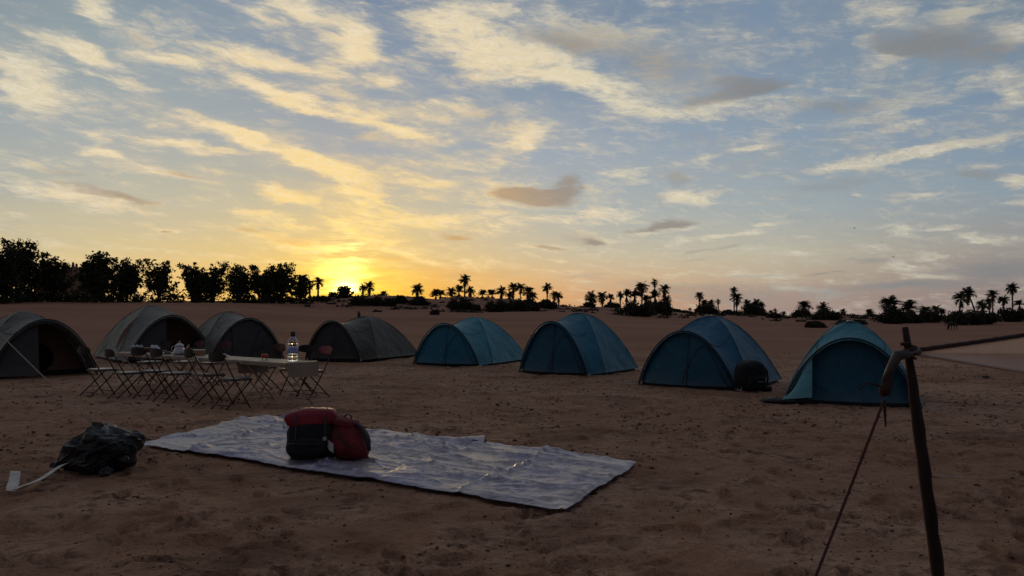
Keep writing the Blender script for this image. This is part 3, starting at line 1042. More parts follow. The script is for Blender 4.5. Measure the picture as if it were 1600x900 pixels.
def build_tarp():
    A, B, C, D = G(214, 697), G(408, 654), G(996, 728), G(884, 803)
    ctr = (A + B + C + D) / 4
    nu, nv = 420, 170
    U, Vv = np.meshgrid(np.linspace(0, 1, nu + 1), np.linspace(0, 1, nv + 1), indexing='ij')
    bl = lambda k: (A[k] * (1 - U) + D[k] * U) * (1 - Vv) + (B[k] * (1 - U) + C[k] * U) * Vv
    X, Y = bl(0), bl(1)
    lu, lv = U * 5.4, Vv * 2.0
    ed = np.minimum(np.minimum(lu, 5.4 - lu), np.minimum(lv, 2.0 - lv))
    X = X + (fbm(lu * 1.1, lv * 1.7 + 5, 3) - .5) * 0.05
    Y = Y + (fbm(lu * 1.2 + 9, lv * 1.7, 3) - .5) * 0.06
    rid = lambda f, a, b_: (1 - np.abs(fbm(a, b_, 3, 0.55) * 2 - 1)) ** f
    wr = 0.030 * fbm(lu * .9, lv * 1.3 + 3, 2) + 0.010 * fbm(lu * 2.5, lv * 3.5, 2)
    # long crisp creases: steep on one side, easing off on the other
    crs = random.Random(5)
    for k in range(190):
        u0, v0 = crs.uniform(-.1, 5.5), crs.uniform(-.05, 2.05)
        a_ = crs.gauss(0.05, 0.25) if crs.random() < .75 else crs.uniform(-1.5, 1.5)
        ln = crs.uniform(.25, 1.5) if abs(a_) < .6 else crs.uniform(.2, .7)
        hgt = crs.uniform(.006, .019)
        w1 = crs.uniform(.012, .030)
        ca, sa = cos(a_), sin(a_)
        tu = (lu - u0) * ca + (lv - v0) * sa
        tv = -(lu - u0) * sa + (lv - v0) * ca + 0.05 * crs.uniform(-1, 1) * np.sin(tu * crs.uniform(2, 6))
        env = np.clip(1 - (tu / (ln / 2)) ** 2, 0, 1)
        wr = wr + hgt * env * np.where(tv < 0, np.exp(tv / (w1 * .6)), np.exp(-tv / (w1 * 4.5)))
    fold = np.zeros_like(X)
    # packing folds: crosswise and lengthwise, alternately raised and sunk
    for i, k in enumerate((0.17, 0.335, 0.50, 0.655, 0.83)):
        d = np.abs(lu - k * 5.4 - 0.05 * np.sin(lv * 3 + i))
        fold += (0.026 if i % 2 == 0 else -0.014) * np.exp(-d / 0.022)
    for i, k in enumerate((0.26, 0.52, 0.76)):
        d = np.abs(lv - k * 2.0 - 0.03 * np.sin(lu * 2 + i))
        fold += 0.020 * np.exp(-d / 0.020)
    for (u0, v0, u1, v1, a) in ((2.2, 0.1, 3.5, 1.9, .022), (3.0, 1.6, 4.1, 0.3, .02), (0.5, .3, 1.3, 1.7, .022), (4.2, 1.3, 5.2, .9, .03), (3.6, .3, 4.9, .6, .022), (3.2, 1.0, 3.9, 1.75, .03)):
        du, dv = u1 - u0, v1 - v0
        LL = sqrt(du * du + dv * dv)
        t = np.clip(((lu - u0) * du + (lv - v0) * dv) / LL / LL, 0, 1)
        d = np.hypot(lu - u0 - t * du, lv - v0 - t * dv + 0.02 * np.sin(lu * 9))
        fold += a * np.exp(-d / 0.03) * np.sin(np.pi * np.clip(t, 0.02, .98)) ** .5
    Z = ter(X, Y, False) + 0.028 + (wr + fold) * np.clip(ed / 0.05 + 0.35, 0, 1) * 0.95 + np.maximum(ter(X, Y) - ter(X, Y, False), -0.012)
    V = np.stack([X - ctr.x, Y - ctr.y, Z], -1).reshape(-1, 3)
    i, j = np.meshgrid(np.arange(nu), np.arange(nv), indexing='ij')
    n = nv + 1
    F = np.stack([i * n + j, (i + 1) * n + j, (i + 1) * n + j + 1, i * n + j + 1], -1).reshape(-1, 4)
    root = thing('ground_sheet', 'long creased silver grey tarpaulin spread on the earth under the rucksacks', 'tarpaulin', (ctr.x, ctr.y, 0))
    TM = tarp_mat()
    np_obj('sheet', V, F, TM, root, smooth=True)
    # hem all round (dark underside edge, eyelets)
    edge = [V.reshape(nu + 1, n, 3)[a, 0] for a in range(0, nu + 1, 5)] + [V.reshape(nu + 1, n, 3)[nu, b_] for b_ in range(0, n, 5)] + \
           [V.reshape(nu + 1, n, 3)[a, nv] for a in range(nu, -1, -5)] + [V.reshape(nu + 1, n, 3)[0, b_] for b_ in range(nv, -1, -5)]
    hem = mat('tarpaulin_underside', (0.06, 0.06, 0.10), 0.6)
    MB().tube([Vector(e) - Vector((0, 0, 0.004)) for e in edge], 0.004, 5, caps=False).build('hem', hem, root)
    # the corner turned over at the back, its dark underside showing
    q = G(738, 697) - ctr

    def flap(u, v):
        a = pi * 0.95 * v
        w_ = 0.14 * (0.25 + 0.75 * sin(pi * min(1, u * 0.9 + .1)))
        return Vector((q.x - 0.13 + 0.26 * u, q.y + 0.20 - 0.12 * u - 0.30 * v * (0.4 + 0.6 * u) + 0.02, 0.045 + 0.075 * sin(a) * (0.3 + 0.7 * u)))
    MB().grid(flap, 10, 10).build('turned_corner', TM, root)
    rb = mat('black_rubber', (0.010, 0.010, 0.012), 0.6)
    MB().slab([(0.06, -0.10), (0.15, -0.08), (0.155, 0.0), (0.10, 0.05), (0.0, 0.02), (-0.03, -0.05)], 0.05, 0.075, c=(q.x - 0.01, q.y, 0)).build('dark_lining', rb, root, smooth=False)
    # blue far end strip
    e0, e1 = G(400, 656) - ctr, G(446, 657) - ctr
    MB().grid(lambda u, v: Vector((e0.x + (e1.x - e0.x) * u, e0.y + (e1.y - e0.y) * u + 0.12 * v, 0.035 + 0.02 * sin(u * 9) * v)), 10, 4).build('blue_strip', mat('blue_tarpaulin', (0.09, 0.09, 0.24), 0.5), root)
    return root


build_tarp()


# ================================================================== soft shapes
def soft(a, b_, c, e1=0.7, e2=0.7, nu=40, nv=28, amp=0.03, fr=4.0, seed=0, squash=0.0, fn=None):
    """rounded, slightly lumpy box centred at its base"""
    V = []
    for i in range(nv + 1):
        ph = -pi / 2 + pi * i / nv
        for j in range(nu):
            th = 2 * pi * j / nu
            sg = lambda x, e: math.copysign(abs(x) ** e, x)
            x = a * sg(cos(ph), e1) * sg(cos(th), e2)
            y = b_ * sg(cos(ph), e1) * sg(sin(th), e2)
            z = c * sg(sin(ph), e1)
            V.append((x, y, z))
    V = np.array(V)
    nrm = V / np.array([a, b_, c]) ** 2
    nrm /= np.linalg.norm(nrm, axis=1, keepdims=True) + 1e-9
    d = (fbm(V[:, 0] * fr + seed * 3.1 + V[:, 2] * fr * .7, V[:, 1] * fr + V[:, 2] * fr + seed, 4, 0.55) - 0.5) * 2 * amp
    V = V + nrm * d[:, None]
    V[:, 2] += c
    if fn is not None: V = fn(V)
    F = [(i * nu + j, i * nu + (j + 1) % nu, (i + 1) * nu + (j + 1) % nu, (i + 1) * nu + j) for i in range(nv) for j in range(nu)]
    return V, np.array(F)


def rotV(V, M, t=(0, 0, 0)):
    M = np.array(M.to_3x3())
    return V @ M.T + np.array(t)


BLK = mat('black_pack_fabric', (0.012, 0.012, 0.014), 0.75, var=0.4, vscale=9, bump=0.02, bscale=12, spec=0.25)
RED = mat('dark_red_pack_fabric', (0.15, 0.011, 0.013), 0.7, var=0.35, vscale=7, bump=0.02, bscale=11, spec=0.3)
RED2 = mat('crimson_mat_cover', (0.22, 0.013, 0.022), 0.55, var=0.25, vscale=6, bump=0.015, bscale=9, spec=0.35)
STRAP = mat('dark_webbing', (0.03, 0.03, 0.032), 0.6)
BUCK = mat('grey_buckle', (0.30, 0.29, 0.28), 0.45)


def rucksacks():
    g = G(482, 728)
    t = thing('rucksack', 'black rucksack with a fat red roll on top, sitting on the silver tarpaulin', 'rucksack', (g.x, g.y + 0.16, 0.03), radians(8))
    t.scale = (1.02, 1, 0.87)
    V, F = soft(0.235, 0.17, 0.21, 0.62, 0.72, amp=0.035, fr=5, seed=3)
    np_obj('body', V, F, BLK, t, smooth=True)
    V, F = soft(0.225, 0.12, 0.095, 0.55, 0.5, amp=0.022, fr=6, seed=8)
    V = rotV(V, Matrix.Rotation(radians(-3), 3, 'Y'), (-0.01, -0.02, 0.345))
    np_obj('red_roll', V, F, RED2, t, smooth=True)
    V, F = soft(0.15, 0.07, 0.10, 0.6, 0.6, amp=0.02, fr=7, seed=5)
    np_obj('front_pocket', rotV(V, Matrix.Identity(3), (-0.02, -0.155, 0.07)), F, BLK, t, smooth=True)
    for sx in (-0.13, 0.12):
        MB().tube([(sx, -0.17, 0.10), (sx, -0.20, 0.24), (sx, -0.175, 0.36), (sx, -0.13, 0.49), (sx, -0.02, 0.535), (sx, 0.10, 0.48)], 0.008, 5).build('strap', STRAP, t)
    MB().box((0.12, -0.208, 0.25), (0.030, 0.012, 0.035)).build('buckle', BUCK, t, smooth=False)
    MB().tube([(-0.235, -0.02, 0.46), (-0.255, -0.04, 0.38), (-0.245, -0.06, 0.33)], 0.004, 4).build('cord', CORD, t)
    MB().tube([(-0.20, -0.17, 0.2), (-0.1, -0.235, 0.205), (0.06, -0.235, 0.2), (0.16, -0.18, 0.2)], 0.006, 5).build('compression_strap', STRAP, t)

    g = G(544, 730)
    t = thing('rucksack', 'dark red rucksack with black straps, leaning on the black one', 'rucksack', (g.x, g.y + 0.18, 0.03), radians(-14))
    t.scale = (1.05, 1, 0.83)

    def lean(V):
        k = V[:, 2] / 0.45
        V = V.copy()
        V[:, 0] *= 1.0 - 0.34 * np.clip(k, 0, 1) ** 2
        V[:, 0] -= 0.085 * k ** 1.4
        V[:, 1] += 0.02 * k
        return V
    V, F = soft(0.185, 0.17, 0.222, 0.80, 0.8, amp=0.035, fr=5, seed=12, fn=lean)
    np_obj('body', V, F, RED, t, smooth=True)
    V, F = soft(0.115, 0.125, 0.055, 0.6, 0.7, amp=0.02, fr=7, seed=15)
    np_obj('lid', rotV(V, Matrix.Rotation(radians(14), 3, 'Y'), (-0.085, 0.0, 0.36)), F, RED, t, smooth=True)
    # harness along the right edge
    MB().tube([(-0.02, -0.02, 0.44), (0.10, -0.03, 0.36), (0.165, -0.05, 0.24), (0.185, -0.06, 0.12)], [0.012, 0.022, 0.026, 0.014], 8).build('shoulder_strap', STRAP, t)
    MB().tube([(-0.12, -0.10, 0.40), (-0.03, -0.165, 0.28), (0.05, -0.18, 0.17)], 0.006, 5).build('strap', STRAP, t)
    MB().tube([(-0.03, -0.165, 0.30), (-0.10, -0.15, 0.25)], 0.005, 5).build('strap', STRAP, t)
    MB().tube([(-0.09, 0, 0.455), (-0.06, 0, 0.495), (-0.02, 0, 0.49), (-0.01, 0, 0.45)], 0.008, 6).build('grab_handle', STRAP, t)
    MB().box((-0.165, -0.13, 0.29), (0.028, 0.014, 0.02), Matrix.Rotation(.5, 3, 'Y')).build('buckle', BUCK, t, smooth=False)
    MB().grid(lambda u, v: Vector((-0.155 + 0.055 * u, -0.165 - 0.012 * sin(pi * u), 0.155 + 0.10 * v - 0.05 * u)), 4, 4).build('care_label', PALE, t)

    # black rucksack against the deep blue tent
    g = G(1180, 613)
    t = thing('rucksack', 'big black rucksack leaning on the right side of the deep blue tent', 'rucksack', (g.x, g.y + 0.2, 0.0), radians(20))
    V, F = soft(0.27, 0.20, 0.27, 0.62, 0.75, amp=0.03, fr=4, seed=21, fn=lambda V: V * np.array([1, 1, 1]) - np.stack([0.10 * V[:, 2], 0 * V[:, 2], 0 * V[:, 2]], -1))
    np_obj('body', V, F, BLK, t, smooth=True)
    V, F = soft(0.17, 0.07, 0.12, 0.6, 0.6, amp=0.02, fr=6, seed=22)
    np_obj('front_pocket', rotV(V, Matrix.Identity(3), (-0.04, -0.18, 0.05)), F, BLK, t, smooth=True)
    MB().tube([(0.15, -0.12, 0.48), (0.24, -0.12, 0.36), (0.27, -0.10, 0.20), (0.25, -0.08, 0.06)], [0.012, 0.02, 0.02, 0.01], 7).build('shoulder_strap', BUCK if False else STRAP, t)
    V, F = soft(0.12, 0.10, 0.05, 0.6, 0.7, amp=0.015, fr=6, seed=23)
    np_obj('hip_belt', rotV(V, Matrix.Identity(3), (0.24, -0.06, 0.0)), F, BLK, t, smooth=True)
    MB().tube([(-0.05, -0.26, 0.19), (0.02, -0.265, 0.185), (0.05, -0.26, 0.19)], 0.006, 5).build('reflective_tab', BUCK, t)


rucksacks()


def black_bag():
    g = G(136, 744)
    # heavy anchor bag wrapped in black plastic
    t = thing('plastic_sack', 'crumpled black plastic sack tied as a weight to the guy rope', 'sack', (g.x, g.y + 0.22, 0.0), radians(-6))
    n = 60
    base, F = soft(0.34, 0.24, 0.215, 0.75, 0.75, nu=54, nv=32, amp=0.07, fr=2.4, seed=31)
    d = base - np.array([0, 0, .18])
    nr = d / (np.linalg.norm(d, axis=1, keepdims=True) + 1e-6)
    cr = (1 - np.abs(fbm(base[:, 0] * 7 + base[:, 2] * 5, base[:, 1] * 7 + base[:, 2] * 8 + 3, 4, 0.6) * 2 - 1)) ** 4
    cr2 = (1 - np.abs(fbm(base[:, 0] * 2.6 + base[:, 2] * 2 + 7, base[:, 1] * 2.6 + base[:, 2] * 2.8, 2, 0.5) * 2 - 1)) ** 3
    V = base + nr * ((cr - 0.35) * 0.035 + (cr2 - .3) * 0.10)[:, None]
    k = V[:, 2] / 0.4
    V[:, 0] += 0.10 * (k - 0.4)
    V[:, 0] = np.where(V[:, 0] < 0, V[:, 0] * (1.05 - 0.45 * np.clip(k, 0, 1)), V[:, 0])
    V[:, 0] = np.where((V[:, 0] > 0), V[:, 0] * (0.80 + 0.22 * sstep(0.3, 0.7, k)), V[:, 0])
    V[:, 2] = np.maximum(V[:, 2] * 0.84, -0.01)
    pm = mat('black_polythene', (0.006, 0.006, 0.007), 0.50, var=0.3, vscale=8, bump=0.02, bscale=16, spec=0.35)
    np_obj('sack_body', V, F, pm, t, smooth=False)
    # loose gathered neck: thin clear film over the top
    cm = mat('smoky_film', (0.022, 0.022, 0.025), 0.28, var=0.3, vscale=10, bump=0.02, bscale=20, spec=0.6)
    def neck(u, v):
        a = 2 * pi * v
        r = 0.16 * u * (1 + 0.28 * sin(5 * a + 1) + 0.14 * sin(11 * a))
        return Vector((0.04 + r * cos(a), -0.01 + 0.85 * r * sin(a), 0.385 - 0.075 * u * u + 0.02 * sin(7 * a) * u))
    MB().grid(neck, 8, 60).build('gathered_neck', cm, t)
    for (x, y, z, s) in ((-0.36, -0.12, 0.07, .04), (0.20, -0.22, 0.06, .055), (0.29, -0.14, 0.15, .05)):
        V2, F2 = soft(s, s * .7, s * .8, 1.0, 1.0, 20, 12, amp=s * .7, fr=20, seed=int(s * 1000))
        np_obj('torn_end', rotV(V2, Matrix.Identity(3), (x, y, z - s)), F2, cm, t, smooth=False)
    # guy rope: from the knot above the sack up and out to the left
    K = P(152, 669, g.y + 0.22)
    E = P(-260, 243, g.y - 1.2)
    kn = P(144, 661, g.y + 0.21)
    t2 = thing('guy_rope', 'thin pale guy rope slanting up left from the black sack', 'rope', K)
    pts = []
    for i in range(31):
        f = i / 30
        p = kn.lerp(E, f)
        p.z -= 0.05 * sin(pi * f)
        pts.append(p - K)
    rm = mat('pale_rope', (0.42, 0.35, 0.28), 0.8)
    MB().tube(pts, 0.0045, 6).build('rope', rm, t2)
    top = Vector((g.x + 0.06, g.y + 0.21, 0.38))
    V2, F2 = soft(0.026, 0.022, 0.055, 1.0, 1.0, 16, 12, amp=0.010, fr=40, seed=5)
    q = (kn - Vector((0, 0, 0))) - K
    dirv = (top - kn).normalized()
    M = dirv.to_track_quat('Z', 'Y').to_matrix()
    np_obj('knot', rotV(V2, M, tuple(q)), F2, mat('dark_rope', (0.05, 0.035, 0.03), 0.9), t2, smooth=True)
    MB().tube([q + dirv * 0.08, top - K], 0.007, 6).build('tail', rm, t2)
    # pale strap lying on the ground
    P0, P1, P2 = G(112, 741), G(20, 775), G(24, 754)
    t3 = thing('strap', 'flat pale strap trailing from the black sack with a folded end', 'strap', (P1.x, P1.y, 0.0))
    sm = mat('cream_strap', (0.50, 0.45, 0.40), 0.6, var=0.2, vscale=12, bump=0.004, bscale=30)

    def band(a, b_, w0, w1, z0, z1, n=14, wob=0.012):
        d_ = Vector((b_.x - a.x, b_.y - a.y, 0))
        s_ = Vector((-d_.y, d_.x, 0)).normalized()
        mb = MB()
        for off in (0.0,):
            mb.grid(lambda u, v: a.lerp(b_, u) - Vector((P1.x, P1.y, 0)) + s_ * ((w0 + (w1 - w0) * u) * (v - .5)) + Vector((0, 0, z0 + (z1 - z0) * u + wob * sin(u * 8) + 0.012 * v)), n, 3)
        return mb
    band(P0, P1, 0.05, 0.07, 0.10, 0.03).build('band', sm, t3)
    band(P1 + Vector((.005, -.02, 0)), P2, 0.075, 0.070, 0.038, 0.075, 8).build('folded_end', sm, t3)


black_bag()


# ================================================================== awning post at right
def awning():
    Y0 = 2.25
    wood = mat('weathered_stick', (0.036, 0.018, 0.014), 0.95, var=0.45, vscale=10, bump=0.004, bscale=60, stretch=(1, 1, 0.15))
    top = P(1414, 511, Y0 + 0.02)
    bot = P(1462, 868, Y0 + 0.02)
    d = (bot - top)
    foot = top + d * (top.z + 0.12) / (top.z - bot.z)
    t = thing('wooden_post', 'thin leaning wooden post holding the awning corner in the right foreground', 'post', (foot.x, foot.y, 0))
    pts, rs = [], []
    for i in range(34):
        f = i / 33
        p = top.lerp(foot, f)
        p += Vector((0.0012 * sin(f * 31) + 0.0010 * sin(f * 71), 0.002 * sin(f * 31), 0))
        pts.append(p - Vector((foot.x, foot.y, 0)))
        rs.append(0.0088 + 0.0075 * min(1, f * 5) + 0.004 * f + 0.0009 * sin(f * 70) + 0.0006 * sin(f * 131))
    MB().tube(pts, rs, 10).build('shaft', wood, t)
    K = P(1420, 549, Y0)
    rope = mat('coarse_dark_rope', (0.040, 0.020, 0.016), 0.9, bump=0.003, bscale=200)

    def rope_pts(a, b_, sag=0.02, n=60, twist=0.0015):
        out = []
        for i in range(n + 1):
            f = i / n
            p = a.lerp(b_, f)
            p.z -= sag * sin(pi * f)
            p += Vector((0, twist * sin(i * 2.1), twist * cos(i * 2.1)))
            out.append(p)
        return out
    # lashing
    t2 = thing('rope_lashing', 'dark rope lashed round the leaning post at the awning corner', 'rope', K)
    lash = [Vector((0.020 * cos(a * .9), 0.020 * sin(a * .9), -0.022 + 0.0016 * a + 0.006 * sin(a * .31))) for a in np.linspace(0, 26, 110)]
    MB().tube(lash, 0.0045, 5).build('coil', rope, t2)
    # fold of canvas pulled through and bound, drooping left to the second knot
    cv = mat('sun_bleached_canvas', (0.56, 0.45, 0.39), 0.85, var=0.2, vscale=4, bump=0.006, bscale=40, translucent=0.35)
    Q = P(1381, 598, Y0 - 0.02)
    mid = P(1402, 557, Y0 - 0.03)
    MB().tube([K - K + Vector((0.03, 0, 0.0)), mid - K + Vector((0, 0, 0.002)), P(1392, 575, Y0 - .02) - K, Q - K], [0.010, 0.016, 0.013, 0.009], 9).build('bound_canvas', mat('grey_canvas_end', (0.045, 0.035, 0.032), 0.5), t2)
    V2, F2 = soft(0.017, 0.016, 0.032, 1.0, 1.0, 16, 12, amp=0.008, fr=60, seed=9)
    np_obj('knot', rotV(V2, Matrix.Rotation(.3, 3, 'Y'), tuple(Q - K + Vector((-0.004, 0, -0.042)))), F2, rope, t2, smooth=True)
    MB().tube([Q - K + Vector((-.01, 0, -.01)), Q - K + Vector((-.05, 0, -0.0)), Q - K + Vector((-.075, 0, -0.022))], 0.0025, 4).build('loose_end', rope, t2)
    MB().tube([Q - K + Vector((.0, 0, -.05)), Q - K + Vector((.003, 0, -.13))], [0.006, 0.002], 5).build('loose_end', rope, t2)
    # guy rope down to the ground, towards the left
    g0 = Q + Vector((-0.004, 0, -0.06))
    g1 = P(1272, 900, Y0 - 0.12)
    g2 = g0 + (g1 - g0) * (g0.z + 0.02) / (g0.z - g1.z)
    t3 = thing('guy_rope', 'thin reddish guy rope running down left from the leaning post', 'rope', (g2.x, g2.y, 0))
    MB().tube([p - Vector((g2.x, g2.y, 0)) for p in rope_pts(g0, g2, 0.012, 120, 0.0005)], 0.0042, 5).build('rope', mat('reddish_rope', (0.07, 0.026, 0.022), 0.9), t3)
    MB().tube([(0.02, 0, 0.05), (-0.03, 0, -0.12)], 0.01, 6).build('peg', PEG, t3)
    # the awning canvas: upper rope, two facets meeting in a long fold
    a0 = K + Vector((0.02, 0.0, -0.004))
    R1 = P(2050, 420, 2.95)
    R2 = P(2050, 556, 3.3)
    R3 = P(2050, 655, 2.55)
    t4 = thing('awning', 'pale canvas awning edge stretched right from the leaning post', 'awning', (a0.x, a0.y, 0))
    o = Vector((a0.x, a0.y, 0))
    MB().tube([p - o for p in rope_pts(K, R1, 0.035, 120, 0.0008)], 0.0075, 6).build('edge_rope', rope, t4)
    MB().grid(lambda u, v: a0.lerp(R1, u).lerp(a0.lerp(R2, u), v) - o - Vector((0, 0, 0.035 * sin(pi * u) * (1 - v) + 0.025 * sin(pi * v) * u)), 40, 8).build('upper_panel', cv, t4)
    MB().grid(lambda u, v: a0.lerp(R2, u).lerp(a0.lerp(R3, u), v) - o + Vector((0, 0, 0.012 * sin(u * 14 + v * 2) * sin(pi * v) * u - 0.0 * v)), 40, 8).build('lower_panel', cv, t4)
    MB().tube([a0.lerp(R3, i / 30) - o - Vector((0, 0, 0.004)) for i in range(31)], 0.005, 5).build('hem', cv, t4)


awning()


# ================================================================== camp furniture
TUBE = mat('dark_brown_steel_tube', (0.036, 0.018, 0.015), 0.5, spec=0.3)
ALU = mat('pale_aluminium_tube', (0.34, 0.28, 0.22), 0.5, metal=0.2)
SEAT = mat('maroon_plastic', (0.080, 0.020, 0.020), 0.5, var=0.2, vscale=8, spec=0.25)
SEAT_W = mat('worn_grey_seat', (0.15, 0.11, 0.095), 0.35, var=0.25, vscale=10, spec=0.55)
SEAT_B = mat('black_brown_backrest', (0.016, 0.010, 0.009), 0.6, spec=0.2)


def rounded(w_, d_, r, n=5):
    out = []
    for (cx, cy, a0) in ((w_ / 2 - r, d_ / 2 - r, 0), (-w_ / 2 + r, d_ / 2 - r, 90), (-w_ / 2 + r, -d_ / 2 + r, 180), (w_ / 2 - r, -d_ / 2 + r, 270)):
        for i in range(n + 1):
            a = radians(a0 + 90 * i / n)
            out.append((cx + r * cos(a), cy + r * sin(a)))
    return out


def make_chair(backmat, label):
    """folding chair, front towards +Y"""
    t = thing('folding_chair', label, 'chair', (0, 0, 0), 0, 'folding chairs round the long table')
    mb = MB().slab(rounded(0.39, 0.36, 0.07), 0.418, 0.436, c=(0, 0.045, 0))
    mb.slab(rounded(0.36, 0.33, 0.06), 0.4355, 0.448, c=(0, 0.045, 0))
    mb.build('seat', SEAT_W, t, auto=50)
    rim = [(x, y + 0.045, 0.422) for (x, y) in rounded(0.405, 0.375, 0.075, 4)]
    MB().tube(rim + [rim[0]], 0.009, 5).build('seat_frame', TUBE, t)
    # curved oval back plate
    def back(u, v):
        a = pi * (v)
        x = 0.20 * (2 * u - 1)
        hh_ = 0.068 * (1 - abs(2 * u - 1) ** 3.0) ** 0.5
        return Vector((x, -0.275 - 0.035 * (1 - (x / .2) ** 2) - (0.012 if False else 0), 0.765 + hh_ * (2 * v - 1)))
    mb = MB().grid(back, 14, 5)
    n0 = len(mb.v)
    mb2 = MB().grid(lambda u, v: back(u, v) + Vector((0, 0.016, 0)), 14, 5)
    mb.add(mb2.v, [tuple(reversed(f)) for f in mb2.f])
    mb.build('backrest', backmat, t)
    for s in (-1, 1):
        MB().tube([(s * 0.165, -0.285, 0.80), (s * 0.175, -0.265, 0.745), (s * 0.185, -0.10, 0.43), (s * 0.19, 0.175, 0.0)], 0.0105, 6).build('leg', TUBE, t)
        MB().tube([(s * 0.168, 0.20, 0.42), (s * 0.168, 0.185, 0.40), (s * 0.172, -0.235, 0.0)], 0.0105, 6).build('leg', TUBE, t)
    MB().tube([(-0.188, 0.13, 0.07), (0.188, 0.13, 0.07)], 0.0075, 5).build('stretcher', TUBE, t)
    MB().tube([(-0.171, -0.175, 0.06), (0.171, -0.175, 0.06)], 0.0075, 5).build('stretcher', TUBE, t)
    return t


def tz2(p): return float(ter(np.array([p.x]), np.array([p.y]))[0])


ANG = atan2(0.79, 0.61) - pi / 2      # near chairs face this way
near = [  # px, py of the point between the four feet, turn, label, dark back?
    (155, 616.5, 4, 'leftmost folding chair, standing at the far left end of the long table', 1),
    (197, 619.5, -5, 'second folding chair from the left on the near side of the table', 1),
    (239, 622.5, 8, 'third folding chair from the left on the near side, in front of the tissue box', 1),
    (270, 627.5, -3, 'fourth near side folding chair, just below the teapot', 1),
    (323, 629.5, -9, 'fifth near side folding chair, close behind the one nearest the camera', 1),
    (363, 635.5, 3, 'folding chair nearest the camera, its round dark back before the bread plate', 1),
]
far = [
    (237, 601, 180 + 5, 'folding chair on the far side of the table between the two tissue boxes'),
    (290, 599.5, 180 - 4, 'folding chair on the far side of the table behind the teapot and basket'),
    (333, 602.5, 180 + 6, 'folding chair with maroon back on the far side, right of the basket'),
    (414, 612, 180 - 6, 'folding chair with maroon back behind the small orange lantern'),
    (462, 617, 180 + 12, 'folding chair with black back just right of the water bottle'),
    (487, 620.5, 180 - 3, 'rightmost folding chair, red backed, at the right end of the table'),
]
chA = make_chair(SEAT_B, near[0][3])
chB = make_chair(SEAT, far[2][3])
chC = make_chair(mat('faded_red_plastic', (0.22, 0.040, 0.045), 0.4, spec=0.45), far[5][3])
for i, (px, py, da, lab, dk) in enumerate(near):
    g = G(px, py)
    loc = (g.x, g.y, tz2(g) + 0.003)
    if i == 0:
        chA.location, chA.rotation_euler = loc, (0, 0, ANG + radians(da))
    else:
        copy_tree(chA, loc, ANG + radians(da), lab)
for i, (px, py, da, lab) in enumerate(far):
    g = G(px, py)
    loc = (g.x, g.y, tz2(g) + 0.003)
    rz = ANG + radians(da)
    if i == 2: chB.location, chB.rotation_euler = loc, (0, 0, rz)
    elif i == 5: chC.location, chC.rotation_euler = loc, (0, 0, rz)
    else: copy_tree(chA if i in (0, 4) else chB, loc, rz, lab)

# tables: three folding tables end to end
TR = Vector((-3.08, 11.22, 0))
TU = Vector((-0.79, 0.613, 0)).normalized()
TN = Vector((-TU.y, TU.x, 0)) * -1
if TN.y > 0: TN = -TN
TZ = 0.655
TW = 0.56
wood_top = mat('pale_table_board', (0.30, 0.22, 0.16), 0.6, var=0.25, vscale=5, stretch=(4, 1, 1))
oil = mat('beige_oilcloth', (0.24, 0.18, 0.13), 0.5, var=0.15, vscale=5, bump=0.004, bscale=12)
trz = atan2(TU.y, TU.x)


def table(t0, t1, label, cloth_label, drop=True):
    Lt = t1 - t0
    c = TR + TU * (t0 + Lt / 2)
    t = thing('folding_table', label, 'table', (c.x, c.y, 0), trz, 'folding tables set end to end')
    MB().box((0, 0, TZ - 0.02), (Lt - 0.01, TW, 0.022)).build('tabletop', wood_top, t, smooth=False)
    MB().box((0, TW / 2 - 0.02, TZ - 0.048), (Lt - 0.06, 0.02, 0.034)).build('side_rail', ALU, t, smooth=False)
    MB().box((0, -TW / 2 + 0.02, TZ - 0.048), (Lt - 0.06, 0.02, 0.034)).build('side_rail', ALU, t, smooth=False)
    for sx in (-1, 1):
        for s in (-1, 1):
            MB().tube([(sx * (Lt / 2 - 0.14), s * (TW / 2 - 0.04), TZ - 0.032), (sx * (Lt / 2 - 0.14) + 0.012 * s, -s * (TW / 2 + 0.02), 0.0)], 0.011, 6).build('leg', ALU, t)
        MB().tube([(sx * (Lt / 2 - 0.14), -0.2, 0.12), (sx * (Lt / 2 - 0.14), 0.2, 0.12)], 0.007, 5).build('stretcher', ALU, t)
    cl = thing('tablecloth', cloth_label, 'tablecloth', (c.x, c.y, TZ), trz, 'oilcloths on the folding tables')
    hx, hy = Lt / 2, TW / 2 + 0.006

    def topf(u, v):
        return Vector((-hx + 2 * hx * u, -hy + 2 * hy * v, -0.0045 + 0.002 + 0.0015 * sin(u * 21) * sin(v * 9)))
    mb = MB().grid(topf, 30, 8)
    for s in (-1, 1):
        mb.grid(lambda u, v, s=s: Vector((-hx + 2 * hx * u, s * hy + s * 0.006 * v, -0.003 - 0.035 * v + 0.006 * v * sin(u * 26 + s))), 30, 3)
    mb.build('cloth_top', oil, cl)
    if drop:
        MB().grid(lambda u, v: Vector((-hx - 0.004 - 0.014 * v + 0.010 * sin(u * 9) * v, -hy * (1 - 0.06 * v) + 2 * hy * (1 - 0.06 * v) * u, -0.003 - (0.225 - 0.02 * u) * v)), 16, 10).build('cloth_drop', oil, cl)
    return t


table(0.0, 1.25, 'short folding table at the right end of the row, carrying the water bottle', 'beige oilcloth hanging over the right end of the row under the water bottle')
table(1.26, 3.3, 'folding table in the middle of the row under the bread plate and basket', 'beige oilcloth with its end flap hanging in the middle of the row')
table(3.31, 5.25, 'folding table at the left end of the row under teapot and tissues', 'beige oilcloth on the left end table below the tissue boxes', drop=False)


